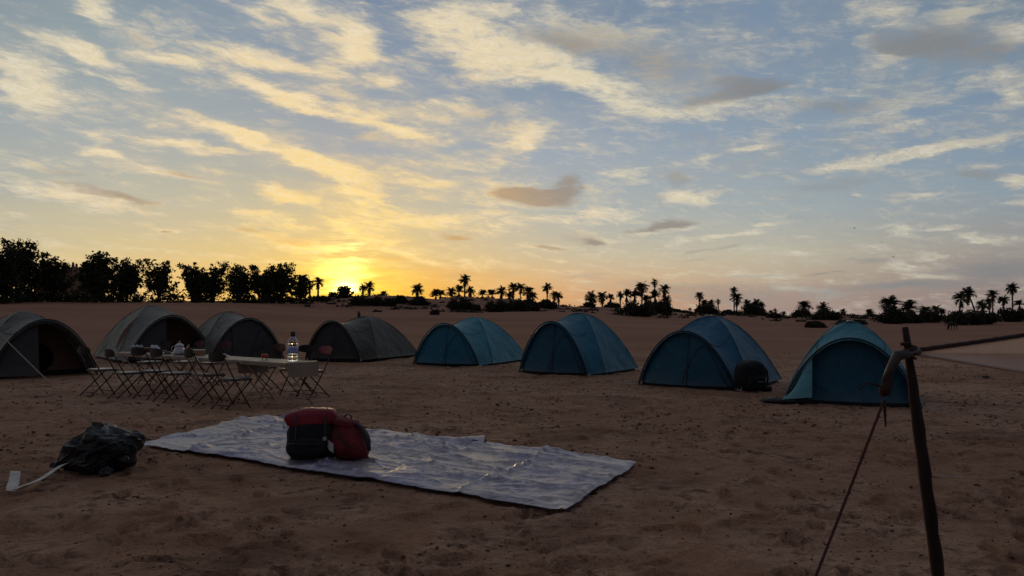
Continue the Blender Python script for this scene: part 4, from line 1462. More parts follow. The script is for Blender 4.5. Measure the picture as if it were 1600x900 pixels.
def on_table(px, off):
    """point on the table top at a pixel column, off = metres towards the camera side"""
    s = ray(px, 500)
    k = s.x / s.y
    q = TR + TN * off
    tt = (k * q.y - q.x) / (TU.x - k * TU.y)
    p = q + TU * tt
    return Vector((p.x, p.y, TZ + 0.001))


def water_bottle():
    p = on_table(458, 0.02)
    t = thing('water_bottle', 'large clear plastic water bottle with dark cap and blue label', 'bottle', p, 0.4)
    gl = bpy.data.materials.new('clear_plastic')
    gl.use_nodes = True
    b = gl.node_tree.nodes['Principled BSDF']
    b.inputs['Transmission Weight'].default_value = 1.0
    b.inputs['Roughness'].default_value = 0.03
    b.inputs['IOR'].default_value = 1.36
    b.inputs['Base Color'].default_value = (0.96, 0.97, 1.0, 1)
    prof = [(0.045, 0.0), (0.068, 0.004), (0.077, 0.018), (0.077, 0.05), (0.070, 0.062), (0.077, 0.074), (0.076, 0.10), (0.071, 0.108), (0.076, 0.116), (0.077, 0.22), (0.071, 0.228),
            (0.077, 0.238), (0.071, 0.252), (0.077, 0.266), (0.074, 0.29), (0.060, 0.325), (0.040, 0.350), (0.026, 0.362), (0.024, 0.375)]
    MB().lathe(prof, n=32).build('shell', gl, t)
    MB().lathe([(0.077, 0.125), (0.0785, 0.127), (0.0785, 0.212), (0.077, 0.214)], n=32).build('label_band', mat('blue_white_label', (0.16, 0.20, 0.42), 0.4, col2=(0.30, 0.36, 0.55, 1), vscale=14), t)
    MB().lathe([(0.026, 0.372), (0.034, 0.376), (0.036, 0.39), (0.036, 0.442), (0.033, 0.448)], n=20).build('cap', mat('dark_bottle_cap', (0.035, 0.022, 0.018), 0.5), t)
    hd = [Vector((0.036 * cos(a), 0.0, 0.40 + 0.0)) for a in (0,)]
    MB().tube([(0.036, 0, 0.40), (0.066, 0.01, 0.415), (0.085, 0.012, 0.398)], 0.003, 5).build('handle_cord', PALE, t)


water_bottle()


def teapot():
    p = on_table(281, 0.02)
    t = thing('teapot', 'silver metal teapot with domed lid and long spout', 'teapot', p, 0.2)
    m = mat('enamelled_metal', (0.40, 0.38, 0.42), 0.28, metal=0.35, spec=0.6)
    MB().lathe([(0.085, 0), (0.100, 0.008), (0.103, 0.03), (0.090, 0.075), (0.072, 0.12), (0.064, 0.145), (0.068, 0.15)], n=28).build('body', m, t)
    MB().lathe([(0.076, 0.150), (0.078, 0.155), (0.060, 0.172), (0.035, 0.190), (0.014, 0.20), (0.010, 0.212)], n=28).build('lid', m, t)
    MB().lathe([(0.006, 0.208), (0.014, 0.218), (0.014, 0.228), (0.004, 0.238)], n=12).build('lid_knob', m, t)
    MB().tube([(0.085, 0, 0.055), (0.115, 0, 0.085), (0.13, 0, 0.13), (0.155, 0, 0.165)], [0.022, 0.016, 0.010, 0.007], 10).build('spout', m, t)
    MB().tube([(-0.066, 0, 0.135), (-0.105, 0, 0.145), (-0.128, 0, 0.125), (-0.128, 0, 0.085), (-0.105, 0, 0.05), (-0.090, 0, 0.04)], 0.007, 7).build('handle', m, t)


teapot()


def tissue_box(px, off, label, crumpled, rz):
    p = on_table(px, off)
    t = thing('tissue_box', label, 'tissue box', p, rz)
    bm_ = mat('white_printed_card', (0.42, 0.42, 0.46), 0.6, var=0.25, vscale=18)
    tm = mat('white_tissue', (0.62, 0.62, 0.64), 0.9)
    w_, h_ = (0.20, 0.075) if crumpled else (0.14, 0.085)
    MB().box((0, 0, h_ / 2), (w_, 0.11, h_)).build('carton', bm_, t, smooth=False)
    rs = random.Random(px)
    for k in range(3 if crumpled else 2):
        ph = rs.random() * 6
        ox = (k - 1) * 0.055 if crumpled else (k - .5) * 0.04
        MB().grid(lambda u, v: Vector((ox + 0.07 * (u - .5) * (1 + v), 0.03 * sin(5 * u + ph) * v + 0.01, h_ + (0.055 + 0.02 * sin(9 * u + ph)) * v - 0.02 * v * v * u)), 8, 5).build('tissue', tm, t, smooth=False)


tissue_box(214, 0.0, 'long white tissue box with crumpled tissues at the left end of the table', True, 0.5)
tissue_box(244, 0.05, 'small white tissue box with a tissue sticking up, left of the teapot', False, 0.3)


def plate(px, off, label, r, food, name='plate'):
    p = on_table(px, off)
    t = thing(name, label, 'plate', p, 0)
    MB().lathe([(r * .55, 0), (r * .6, 0.004), (r, 0.018), (r * 1.01, 0.021), (r * .97, 0.020), (r * .6, 0.010)], n=30).build('dish', mat('glazed_dish', (0.42, 0.38, 0.36), 0.35, spec=0.5), t)
    rs = random.Random(px)
    for k in range(5):
        a = rs.random() * 6.28
        V, F = soft(r * .42, r * .30, 0.012 + 0.006 * rs.random(), 0.9, 0.9, 20, 10, amp=0.008, fr=14, seed=k + px)
        np_obj('bread' if food else 'slice', rotV(V, Matrix.Rotation(a, 3, 'Z'), (r * .45 * cos(a * 2.1 + k), r * .4 * sin(a + k), 0.010 + 0.006 * k)), F,
               mat('flat_bread', (0.30, 0.19, 0.12), 0.8, var=0.3, vscale=20) if food else mat('pink_slices', (0.46, 0.27, 0.26), 0.6, var=0.35, vscale=16, col2=(0.5, 0.42, 0.38, 1)), t, smooth=True)


plate(262, 0.03, 'shallow dish of flat bread between tissue box and teapot', 0.115, True)
plate(343, 0.06, 'wide plate of pinkish slices to the right of the basket', 0.17, False)


def basket():
    p = on_table(305, -0.05)
    t = thing('bread_basket', 'rectangular wicker basket with an orange handle beside the teapot', 'basket', p, trz + pi)
    m = mat('wicker', (0.34, 0.19, 0.09), 0.6, var=0.4, vscale=40)
    rim = mat('glossy_pale_rim', (0.60, 0.48, 0.34), 0.3, spec=0.6)
    L_, W_, H_ = 0.33, 0.20, 0.085
    mb = MB()
    for (cx, cy, sx, sy) in ((0, W_ / 2, L_, .012), (0, -W_ / 2, L_, .012), (L_ / 2 - .006, 0, .012, W_ - .014), (-L_ / 2 + .006, 0, .012, W_ - .014)):
        mb.box((cx, cy, H_ / 2), (sx, sy, H_))
    mb.build('wicker_side', m, t, smooth=False)
    MB().box((0, 0, 0.006), (L_ - .02, W_ - .02, 0.01)).build('wicker_base', m, t, smooth=False)
    r = [(x, y, H_ + 0.004) for (x, y) in rounded(L_ + .01, W_ + .01, 0.02, 3)]
    MB().tube(r + [r[0]], 0.008, 6).build('rim', rim, t)
    MB().tube([(0.0 + 0.075 * cos(a), -0.10 + .0 * a, H_ - 0.01 + 0.055 * sin(a)) for a in np.linspace(0, pi, 14)], 0.006, 6).build('handle', mat('orange_cord', (0.42, 0.12, 0.05), 0.6), t)
    V, F = soft(0.13, 0.07, 0.03, .8, .8, 24, 12, amp=0.015, fr=10, seed=4)
    np_obj('loaf', rotV(V, Matrix.Identity(3), (0, 0, 0.035)), F, mat('flat_bread', (0, 0, 0)), t, smooth=True)


basket()
p = on_table(232, -0.08)
t = thing('tin_box', 'maroon box standing between the two tissue boxes', 'box', p, 0.4)
MB().box((0, 0, 0.035), (0.13, 0.10, 0.07)).build('tin_body', mat('maroon_tin', (0.10, 0.022, 0.022), 0.4), t, smooth=False)
MB().box((0, 0, 0.0745), (0.135, 0.105, 0.010)).build('lid', mat('maroon_tin_lid', (0.13, 0.03, 0.028), 0.35), t, smooth=False)
p = on_table(414, 0.0)
t = thing('lantern', 'small orange plastic lantern on little feet left of the bottle', 'lantern', p, 0.2)
V, F = soft(0.052, 0.045, 0.032, .7, .8, 20, 12, amp=0.002, fr=10, seed=4)
np_obj('lens', rotV(V, Matrix.Identity(3), (0, 0, 0.028)), F, mat('orange_plastic', (0.55, 0.10, 0.03), 0.35, spec=0.5, translucent=0.5), t, smooth=True)
for a in (0.6, 2.5, 4.1, 5.6):
    MB().tube([(0.035 * cos(a), 0.03 * sin(a), 0.04), (0.048 * cos(a), 0.042 * sin(a), 0.0)], 0.004, 5).build('foot', STRAP, t)


# ================================================================== trees
LEAF = mat('dusty_dark_leaf', (0.040, 0.048, 0.026), 0.8, var=0.4, vscale=0.8, spec=0.15, translucent=0.15)
PALM = mat('palm_frond', (0.045, 0.055, 0.028), 0.7, var=0.35, vscale=1.2, spec=0.2, translucent=0.1)
DEADF = mat('dead_palm_frond', (0.10, 0.066, 0.040), 0.9, var=0.3, vscale=3)
BARK = mat('dark_bark', (0.055, 0.040, 0.030), 0.95, var=0.4, vscale=5, bump=0.02, bscale=12)
PBARK = mat('palm_bark', (0.085, 0.058, 0.042), 0.95, var=0.4, vscale=6, bump=0.02, bscale=14)
SHRUB = mat('grey_green_shrub_leaf', (0.052, 0.052, 0.034), 0.85, var=0.4, vscale=1.5, spec=0.1)


def leaf_quads(C, size, rng, flat=0.0, aspect=1.6):
    n = len(C)
    a = rng.normal(size=(n, 3))
    a /= np.linalg.norm(a, axis=1, keepdims=True)
    b_ = rng.normal(size=(n, 3))
    b_ -= (b_ * a).sum(1, keepdims=True) * a
    b_ /= np.linalg.norm(b_, axis=1, keepdims=True)
    s = size * (0.6 + 0.8 * rng.random((n, 1)))
    a = a * s * aspect
    b_ = b_ * s
    V = np.stack([C - a, C + b_ * .8, C + a, C - b_ * .8], 1).reshape(-1, 3)
    F = np.arange(4 * n).reshape(n, 4)
    return V, F


def bushy_tree(px, ptop, Y, wpx, label, seed, cat='tree', name='broadleaf_tree', stems=4, dense=1.0, group='dark trees beyond the grey tents', low=0.0, leafn=5000):
    rng = np.random.default_rng(seed)
    rs = random.Random(seed)
    x = (px - 800) / FPX * Y
    zb = tz(x, Y)
    H = P(px, ptop, Y).z - zb
    R = wpx / FPX * Y / 2
    t = thing(name, label, cat, (x, Y, zb), 0, group)
    tr = MB()
    clumps = []
    for s in range(stems):
        a = 2 * pi * s / stems + rs.random()
        lean = R * (0.25 + 0.5 * rs.random())
        hh = H * (0.62 + 0.30 * rs.random())
        pts = [Vector((0.12 * cos(a), 0.12 * sin(a), -0.15))]
        for k in range(1, 6):
            f = k / 5
            pts.append(Vector((cos(a) * lean * f ** 1.2 + rs.gauss(0, .06) * H * .3, sin(a) * lean * f ** 1.2 + rs.gauss(0, .06) * H * .3, hh * f)))
        r0 = 0.035 * H * (0.5 + .5 * rs.random()) * 0.5 + 0.03
        tr.tube(pts, [r0 * (1 - .8 * k / 5) for k in range(6)], 6)
        for k in range(2, 6):
            for q in range(3):
                an = rs.random() * 6.28
                el = rs.uniform(-.1, 1.1)
                ln = R * rs.uniform(.3, .75) * (1.1 - .1 * k)
                e = pts[k] + Vector((cos(an) * cos(el), sin(an) * cos(el), sin(el))) * ln
                tr.tube([pts[k], (pts[k] + e) / 2 + Vector((0, 0, .05 * H)), e], [r0 * .35, r0 * .22, r0 * .08], 5)
                clumps.append((e, rs.uniform(.05, .12) * H))
                clumps.append(((pts[k] + e) / 2 + Vector((rs.gauss(0, .1), rs.gauss(0, .1), rs.gauss(0.2, .1))) * R, rs.uniform(.05, .11) * H))
    # filler clumps: an uneven mound, dense below and ragged at the top
    for k in range(int(78 * dense * dense) + 6):
        an = rs.random() * 6.28
        f = rs.random() ** 1.5
        prof = (1 - f ** 2.0) ** 0.55
        rr = R * prof * sqrt(rs.random()) * (0.8 + .35 * rs.random())
        clumps.append((Vector((cos(an) * rr, sin(an) * rr, H * (0.02 + (0.45 + .35 * min(1, dense)) * f))), H * rs.uniform(.05, .10)))
    for k in range(16):
        an = rs.random() * 6.28
        rr = R * sqrt(rs.random())
        clumps.append((Vector((cos(an) * rr, sin(an) * rr, H * rs.uniform(.02, .22))), H * rs.uniform(.09, .14)))
    # leaders: vase-shaped shoots with tufts strung along them, sky between
    for k in range(15 + int(14 * dense)):
        an = rs.random() * 6.28
        out = R * rs.uniform(0.05, 1.12)
        zt = H * (1.0 - 0.36 * (out / R) ** 2) * rs.uniform(.72, 1.03)
        a = Vector((cos(an) * out * .25, sin(an) * out * .25, H * .18))
        b_ = Vector((cos(an) * out, sin(an) * out, zt))
        m_ = a.lerp(b_, .55) + Vector((cos(an), sin(an), 0)) * out * .12
        tr.tube([a, m_, b_], [.05, .03, .01], 4)
        for q in range(9):
            f = 0.30 + 0.70 * q / 8
            c = a.lerp(m_, f / .55) if f < .55 else m_.lerp(b_, (f - .55) / .45)
            c = c + Vector((rs.gauss(0, .03), rs.gauss(0, .03), rs.gauss(0, .02))) * H
            clumps.append((c, H * rs.uniform(.030, .062) * (1.15 - .45 * f)))
    tr.build('trunk', BARK, t)
    vol = sum(r ** 1.5 for _, r in clumps)
    C = []
    for (c, r) in clumps:
        per = int(leafn * (0.35 + 0.65 * dense) * r ** 1.5 / vol) + 3
        d = rng.normal(size=(per, 3))
        d /= np.linalg.norm(d, axis=1, keepdims=True)
        d *= (rng.random((per, 1)) ** 0.55) * r * np.where(rng.random((per, 1)) < .18, 1.7, 1.0)
        d[:, 2] *= 0.75
        C.append(np.array(c) + d)
    C = np.concatenate(C)
    C = C[C[:, 2] > -0.02 * H]
    hr = np.hypot(C[:, 0], C[:, 1])
    C = C[(hr < R * 1.25) & (C[:, 2] < H * 1.06)]
    V, F = leaf_quads(C, 0.058 + 0.007 * H, rng)
    np_obj('crown', V, F, LEAF if name != 'desert_shrub' else SHRUB, t)
    return t


def shrub(px, py0, py1, wpx, Y, label, seed, group='dark shrubs along the dunes', leafn=3400, dense=True):
    """low mound of twigs and leaves; py0 = top, py1 = foot"""
    rng = np.random.default_rng(seed)
    q = GT(px, py1)
    if q.y < 112: Y = q.y
    x = (px - 800) / FPX * Y
    zb = tz(x, Y)
    H = max(0.35, P(px, py0, Y).z - zb)
    R = wpx / FPX * Y / 2
    t = thing('desert_shrub', label, 'shrub', (x, Y, zb), 0, group)
    st = MB()
    rs = random.Random(seed)
    for k in range(7):
        a = rs.random() * 6.28
        st.tube([(0.1 * cos(a), .1 * sin(a), -.1), (R * .4 * cos(a), R * .3 * sin(a), H * .5), (R * .75 * cos(a), R * .5 * sin(a), H * .85)], [.05, .03, .012], 4)
    st.build('stems', BARK, t)
    nc = 14
    C = []
    for k in range(nc):
        cx = R * rng.uniform(-.85, .85)
        top = H * (1 - (abs(cx) / R) ** 2.2 * 0.75) * rng.uniform(.65, 1.0)
        n = leafn // nc
        d = rng.normal(size=(n, 3)) * np.array([R * .16, R * .22, top * .22])
        d[:, 2] += rng.uniform(0.25, .78) * top
        d[:, 0] += cx
        C.append(d)
    C = np.concatenate(C)
    C = C[(C[:, 2] > -0.05) & (C[:, 2] < H * 1.02)]
    V, F = leaf_quads(C, 0.05 + 0.022 * min(H, 3), rng)
    np_obj('foliage', V, F, SHRUB, t)
    return t


def frond(p0, az_, el0, ln, droop, rng, seg=7, wid=0.30, sp=13):
    """rachis plus paired leaflets -> verts, faces"""
    V, F = [], []
    pts = []
    p = np.array(p0, float)
    el_ = el0
    for k in range(seg + 1):
        pts.append(p.copy())
        st = ln / seg
        p = p + st * np.array([cos(az_) * cos(el_), sin(az_) * cos(el_), sin(el_)])
        el_ -= droop / seg * (0.5 + k / seg)
    pts = np.array(pts)
    side = np.array([-sin(az_), cos(az_), 0])
    # rachis as a thin strip with thickness
    w0 = 0.05 * ln / 2
    for k in range(seg):
        w1 = w0 * (1 - k / seg) + .006
        w2 = w0 * (1 - (k + 1) / seg) + .005
        b = len(V)
        up = np.array([0, 0, w1])
        V += [pts[k] - side * w1, pts[k] + side * w1, pts[k + 1] + side * w2, pts[k + 1] - side * w2, pts[k] + up, pts[k + 1] + up * .6]
        F += [(b, b + 1, b + 2, b + 3), (b, b + 3, b + 5, b + 4), (b + 1, b + 4, b + 5, b + 2)]
    for k in range(sp):
        f = 0.14 + 0.86 * (k + .5) / sp
        i = min(seg - 1, int(f * seg))
        q = pts[i] + (pts[i + 1] - pts[i]) * (f * seg - i)
        dr = pts[i + 1] - pts[i]
        dr = dr / np.linalg.norm(dr)
        L_ = wid * ln * (0.45 + 0.75 * sin(pi * min(1, f * .85 + .12))) * rng.uniform(.8, 1.15)
        for s in (-1, 1):
            dv = dr * 0.62 + side * s * 0.8 + np.array([0, 0, rng.uniform(-.28, .18)])
            dv /= np.linalg.norm(dv)
            tip = q + dv * L_
            wv = dr * 0.045 * ln
            b = len(V)
            V += [q - wv, q + wv, tip + wv * .2, tip - wv * .2]
            F += [(b, b + 1, b + 2, b + 3)]
    return V, F


def palm_proto(kind, seed):
    """date palm of unit-ish size: crown radius ~1, crown centre at the origin; returns meshes"""
    rng = np.random.default_rng(seed)
    V, F = [], []
    n = 52 if kind != 'thin' else 26
    for k in range(n):
        el0 = {'full': rng.uniform(-.35, 1.35), 'thin': rng.uniform(-.3, 1.2), 'young': rng.uniform(0.15, 1.45)}[kind]
        v, f = frond((0, 0, 0), rng.uniform(0, 6.283), el0, rng.uniform(.8, 1.12), rng.uniform(.9, 1.7) if kind != 'young' else rng.uniform(.6, 1.2), rng)
        b = len(V)
        V += v
        F += [tuple(i + b for i in q) for q in f]
    crown = (np.array(V), np.array(F))
    V, F = [], []
    for k in range(40):
        v, f = frond((0.05 * cos(k), 0.05 * sin(k), -0.04 - 0.42 * rng.random()), rng.uniform(0, 6.283), rng.uniform(-1.35, -.75), rng.uniform(.35, .7), .35, rng, seg=4, sp=6)
        b = len(V)
        V += v
        F += [tuple(i + b for i in q) for q in f]
    return crown, (np.array(V), np.array(F))


def mesh_np(name, VF, m):
    o = np_obj(name, VF[0], VF[1], m)
    me = o.data
    bpy.data.objects.remove(o)
    return me


PROTOS = {}
for kd in ('full', 'thin', 'young'):
    PROTOS[kd] = []
    for sd in range(3):
        cr, dd = palm_proto(kd, 50 + sd + len(kd))
        PROTOS[kd].append((mesh_np('palm_crown', cr, PALM), mesh_np('palm_skirt', dd, DEADF)))
palm_n = 0


def palm(px, ptop, label, Y=165.0, cr=9.0, kind='full', lean=0.0, skirt=True, low=None, group='date palms along the dune ridge'):
    """ptop = pixel row of the crown's top, cr = crown half width in pixels"""
    global palm_n
    palm_n += 1
    rs = random.Random(palm_n * 13)
    Rr = cr / FPX * Y
    x = (px - 800) / FPX * Y
    zc = P(px, ptop, Y).z - 0.62 * Rr
    xb = x - lean
    zb = tz(xb, Y) - 0.1
    zc = max(zc, zb + 0.25 * Rr)
    t = thing('date_palm', label, 'palm', (xb, Y, zb), 0, group)
    pr = PROTOS[kind][palm_n % 3]
    c = bpy.data.objects.new('crown', pr[0])
    COL.objects.link(c)
    c.parent = t
    c.location = (lean, 0, zc - zb)
    c.scale = (Rr, Rr, Rr * rs.uniform(.9, 1.1))
    c.rotation_euler = (rs.uniform(-.28, .28), rs.uniform(-.28, .28), rs.random() * 6.28)
    if skirt and zc - zb > Rr * .9:
        k = bpy.data.objects.new('dead_fronds', pr[1])
        COL.objects.link(k)
        k.parent = t
        k.location = (lean, 0, zc - zb)
        k.scale = (Rr, Rr, Rr * rs.uniform(1.0, 1.35))
        k.rotation_euler = (0, 0, rs.random() * 6.28)
    if zc - zb > Rr * 0.3:
        n = 9
        pts = [(lean * (i / n) ** 1.4, 0.0, (zc - zb + 0.05 * Rr) * i / n) for i in range(n + 1)]
        r0 = max(0.09 * Rr, 0.14)
        MB().tube(pts, [r0 * (1.25 - .35 * i / n) * (1 + .10 * (-1) ** i) for i in range(n + 1)], 7).build('trunk', PBARK, t)
    return t


# --- dark trees on the left
trees = [
    (4, 386, 66, 66, 'tree cut by the left edge of the photo, tall and broad', 5, 1.0),
    (36, 379, 70, 58, 'tall bushy tree second from the left edge with two heads', 4, .9),
    (82, 400, 72, 62, 'rounded tree just left of the mud brick tower', 5, 1.0),
    (150, 398, 70, 66, 'tall tree just right of the mud brick tower', 5, 1.05),
    (196, 404, 73, 60, 'tree with thin leading twigs between the tower and the pale grey tent', 4, .95),
    (248, 409, 74, 54, 'ragged tree above the pale grey tent with sky showing through', 4, .40),
    (302, 414, 74, 54, 'open crowned tree, left half of the pair above the third grey tent', 4, .36),
    (333, 411, 76, 56, 'open crowned tree, right half of the pair above the third grey tent', 5, .38),
    (374, 416, 76, 46, 'narrow upright tree just left of the widest dense tree', 5, .38),
    (408, 419, 77, 60, 'dense round tree left of the sun', 5, 1.0),
    (438, 413, 78, 56, 'dense tree with one spiky leader, nearer the sun', 5, .9),
    (470, 431, 80, 44, 'low thin tree at the right end of the dark tree row', 4, .36),
]
for i, (px, pt, Y, wpx, lab, st, dn) in enumerate(trees):
    bushy_tree(px, pt, Y, wpx, lab + ('' if 'tree' in lab else ' tree'), 100 + i, stems=st, dense=dn)
bushy_tree(538, 448, 98, 30, 'small bushy tree standing right beside the setting sun', 140, stems=3, dense=.8, leafn=5000)
bushy_tree(519, 457, 100, 14, 'tiny bush tree on the skyline just under the sun', 141, stems=2, dense=.3, leafn=2400)

# --- palms:  px, top, crown half width, kind, lean, label
palms = [
    (484, 436, 8, 'thin', 0, 'palm half hidden at the right end of the dark tree row'),
    (497, 436, 8, 'full', 0, 'palm standing between the dark tree row and the sun'),
    (567, 445, 7, 'full', 0, 'left palm of the pair just right of the sun'),
    (577, 442, 8, 'full', 0, 'right palm of the pair just right of the sun'),
    (600, 456, 6, 'young', 0, 'squat little palm on the ridge above the dark olive tent'),
    (652, 446, 8.5, 'full', 0, 'lone palm over a shrub above the gap between olive and first teal tent'),
    (681, 455, 8, 'young', 0, 'left of two squat touching palms on the ridge'),
    (688, 455, 7, 'young', 0, 'right of two squat touching palms on the ridge'),
    (706, 450, 8, 'full', 0, 'palm at the left foot of the tallest central palm'),
    (717, 449, 8, 'young', 0, 'palm tucked just left of the tallest central palm trunk'),
    (726, 432, 8, 'full', 0, 'tallest palm of the centre, with a shaggy skirt of dead fronds'),
    (734, 449, 8, 'full', 0, 'palm at the right foot of the tallest central palm'),
    (754, 455, 7, 'young', 0, 'first low palm right of the central clump'),
    (769, 454, 8, 'young', 0, 'second low palm right of the central clump'),
    (783, 449, 8, 'full', 0, 'third palm right of the central clump, shaggy'),
    (797, 457, 7, 'full', 0, 'small palm under the twin palms above the first teal tent'),
    (802, 444, 7.5, 'full', 0, 'left one of the twin slender palms'),
    (813, 444, 7.5, 'full', 0, 'right one of the twin slender palms'),
    (825, 449, 9, 'full', 0, 'broad palm just right of the twin slender palms'),
    (832, 458, 7, 'full', 0, 'small palm at the right end of the long dark hedge'),
    (855, 444, 7, 'full', 0, 'tall lone palm above the low teal and the tall teal tent'),
    (866, 457, 6.5, 'full', 0, 'short palm just right of a tall lone palm'),
    (873, 458, 6.5, 'full', 0, 'short palm at the right side of its small group'),
    (924, 458, 9, 'full', 0, 'leftmost palm of the long group above the tall teal tent'),
    (941, 458, 8, 'full', 0, 'second palm of the long group above the tall teal tent'),
    (954, 460, 6, 'full', 0, 'third, smaller palm of the long group above the tall teal tent'),
    (969, 457, 5.5, 'full', 0, 'thin palm just left of the big palm mass'),
    (979, 456, 8, 'young', 0, 'bushy palm at the left shoulder of the big palm mass'),
    (992, 456, 8, 'young', 0.4, 'bushy palm leaning at the left of the big palm mass'),
    (1003, 442, 9.5, 'full', 0, 'large headed palm rising out of the big palm mass'),
    (1009, 464, 8, 'young', 0, 'low palm in the middle of the big palm mass'),
    (1023, 435, 6, 'thin', 0, 'tallest and thinnest palm, over the big palm mass'),
    (1024, 457, 9, 'young', 0, 'bushy palm under the tallest thin palm'),
    (1038, 446, 8.5, 'full', 0, 'palm with drooping skirt at the right of the big palm mass'),
    (1041, 464, 8, 'full', 0, 'low palm at the right foot of the big palm mass'),
    (1078, 481, 3, 'thin', 0, 'tiny far palm between the two palm groups'),
    (1087, 484, 3, 'young', 0, 'tiny far palm beside the left foot of a palm clump'),
    (1093, 458, 6.5, 'full', 0.1, 'shaggy palm left in the clump above the deep blue tent'),
    (1102, 471, 7, 'young', 0, 'bushy palm in the middle of the clump above the deep blue tent'),
    (1111, 470, 6, 'full', 0, 'small palm right in the clump above the deep blue tent'),
    (1122, 467, 4.5, 'thin', 0, 'slender palm standing alone right of the clump above the deep blue tent'),
    (1147, 449, 5.5, 'full', 0, 'upper head of two palms standing one before the other'),
    (1151, 459, 9, 'full', 0, 'lower, wider head of two palms standing one before the other'),
    (1167, 470, 6, 'full', 0, 'shaggy palm left in the group right of the double headed palms'),
    (1182, 469, 8, 'full', 0, 'arched palm in the group right of the double headed palms'),
    (1190, 475, 5, 'young', 0, 'small palm right in the group right of the double headed palms'),
    (1204, 486, 4, 'young', 0, 'tiny palm on the descending ridge'),
    (1211, 482, 4, 'thin', 0, 'tiny upright palm on the descending ridge'),
    (1224, 487, 4, 'full', 0, 'ball headed little palm alone in the lowest gap of the skyline'),
    (1257, 472, 10, 'full', 0, 'wide palm over its own shrub, left above the rightmost tent'),
    (1286, 475, 9, 'full', 0, 'wide palm in a large shrub above the rightmost tent'),
    (1317, 483, 5, 'full', 0, 'small slim palm right of the wide palm in a large shrub'),
    (1344, 493, 2.5, 'young', 0, 'very small far palm on the skyline'),
    (1359, 486, 7, 'young', 0, 'squat palm alone on the skyline left of the leaning post'),
    (1391, 466, 13, 'full', 0, 'biggest palm head, left of the leaning post'),
    (1419, 473, 13, 'full', 0, 'broad palm head straight above the leaning post'),
    (1446, 478, 10, 'full', 0, 'palm just right of the leaning post'),
    (1463, 478, 8, 'full', 0, 'second palm right of the leaning post'),
    (1471, 484, 6, 'full', 0, 'small palm right of the two behind the post'),
    (1495, 489, 5, 'young', 0, 'small dark palm above the grazing donkey'),
    (1502, 459, 10, 'full', 0.6, 'left leaning palm of the crossed pair at the right'),
    (1513, 452, 9, 'full', -1.5, 'right palm of the crossed pair, its trunk slanting'),
    (1535, 471, 9, 'full', 0, 'bushy palm right of the crossed pair'),
    (1546, 467, 7, 'full', 0, 'palm tucked left of a tall slender palm'),
    (1551, 454, 8, 'full', 0, 'tall slender palm in the middle of the right hand group'),
    (1568, 463, 7.5, 'full', 0, 'shaggy palm between the two tall slender ones on the right'),
    (1582, 444, 8, 'full', 0, 'tallest palm at the right edge on a bare straight trunk'),
    (1593, 471, 7, 'young', 0, 'low palm at the right edge of the photo'),
]
for i, (px, pt, cr_, kd, ln, lab) in enumerate(palms):
    Yp = 112 if px < 520 else (124 + (i * 37) % 30 if px < 700 else 135 + (i * 37) % 45)
    if px in (1391, 1419): Yp = 118
    palm(px, pt, lab, Y=Yp, cr=cr_ * 1.30, kind=kd, lean=ln)

# --- shrubs and thickets: px, top, foot, width, depth, label
shrubs = [
    (500, 462, 470, 30, 104, 'low shrub right of the last dark tree'),
    (568, 463, 477, 42, 100, 'dark shrub on the dune under the palm pair by the sun'),
    (598, 463, 478, 34, 98, 'dark shrub on the dune under the squat little palm'),
    (622, 462, 474, 26, 102, 'small shrub right of the squat little palm'),
    (655, 463, 477, 26, 104, 'round shrub at the foot of the lone palm'),
    (680, 487, 492, 12, 78, 'small isolated shrub low on the dune slope'),
    (720, 462, 484, 32, 106, 'dark thicket at the foot of the tallest central palm'),
    (744, 476, 486, 12, 100, 'small shrub just right of the central thicket'),
    (778, 466, 487, 34, 104, 'left part of the long dark hedge'),
    (806, 465, 487, 36, 105, 'middle part of the long dark hedge'),
    (828, 466, 485, 24, 106, 'right part of the long dark hedge'),
    (855, 468, 482, 26, 112, 'thicket under the tall lone palm'),
    (921, 472, 480, 22, 118, 'shrub under the leftmost palm of the long group'),
    (957, 472, 481, 22, 118, 'shrub under the third palm of the long group'),
    (990, 468, 494, 48, 104, 'huge dark thicket, left half, below the big palms'),
    (1024, 466, 492, 44, 106, 'huge dark thicket, right half, below the big palms'),
    (1052, 482, 487, 20, 120, 'low scrub right of the huge dark thicket'),
    (1072, 485, 489, 16, 124, 'faint low scrub on the far skyline'),
    (1103, 474, 491, 36, 112, 'thicket above the deep blue tent'),
    (1140, 484, 492, 24, 116, 'low shrub left of the double headed palms'),
    (1172, 474, 492, 34, 114, 'thicket right of the double headed palms'),
    (1186, 478, 493, 22, 116, 'small thicket beside the arched palm'),
    (1209, 488, 497, 20, 118, 'low scrub going down the ridge'),
    (1252, 482, 495, 30, 112, 'shrub round the first wide palm above the rightmost tent'),
    (1272, 502, 512, 26, 82, 'half hidden low shrub left behind the rightmost tent'),
    (1290, 481, 500, 38, 108, 'large shrub round the second wide palm above the rightmost tent'),
    (1359, 490, 495, 18, 122, 'small shrub under the squat lone palm'),
    (1330, 502, 507, 40, 80, 'low dark scrub just behind the crown of the rightmost tent'),
    (1393, 479, 506, 40, 104, 'dark thicket under the biggest palm head'),
    (1421, 484, 505, 30, 106, 'dark thicket behind the leaning post'),
    (1452, 485, 504, 40, 106, 'dark thicket right of the leaning post'),
    (1505, 484, 508, 46, 98, 'wide dark thicket behind the donkey'),
    (1537, 484, 507, 40, 100, 'wide dark thicket in the right hand palm group'),
    (1572, 480, 503, 36, 104, 'dark thicket under the tallest palm at the right edge'),
    (1597, 482, 500, 22, 106, 'shrub cut by the right edge of the photo'),
]
for i, (px, y0, y1, wpx, Y, lab) in enumerate(shrubs):
    shrub(px, y0, y1, wpx * 1.1, Y, lab, 300 + i)

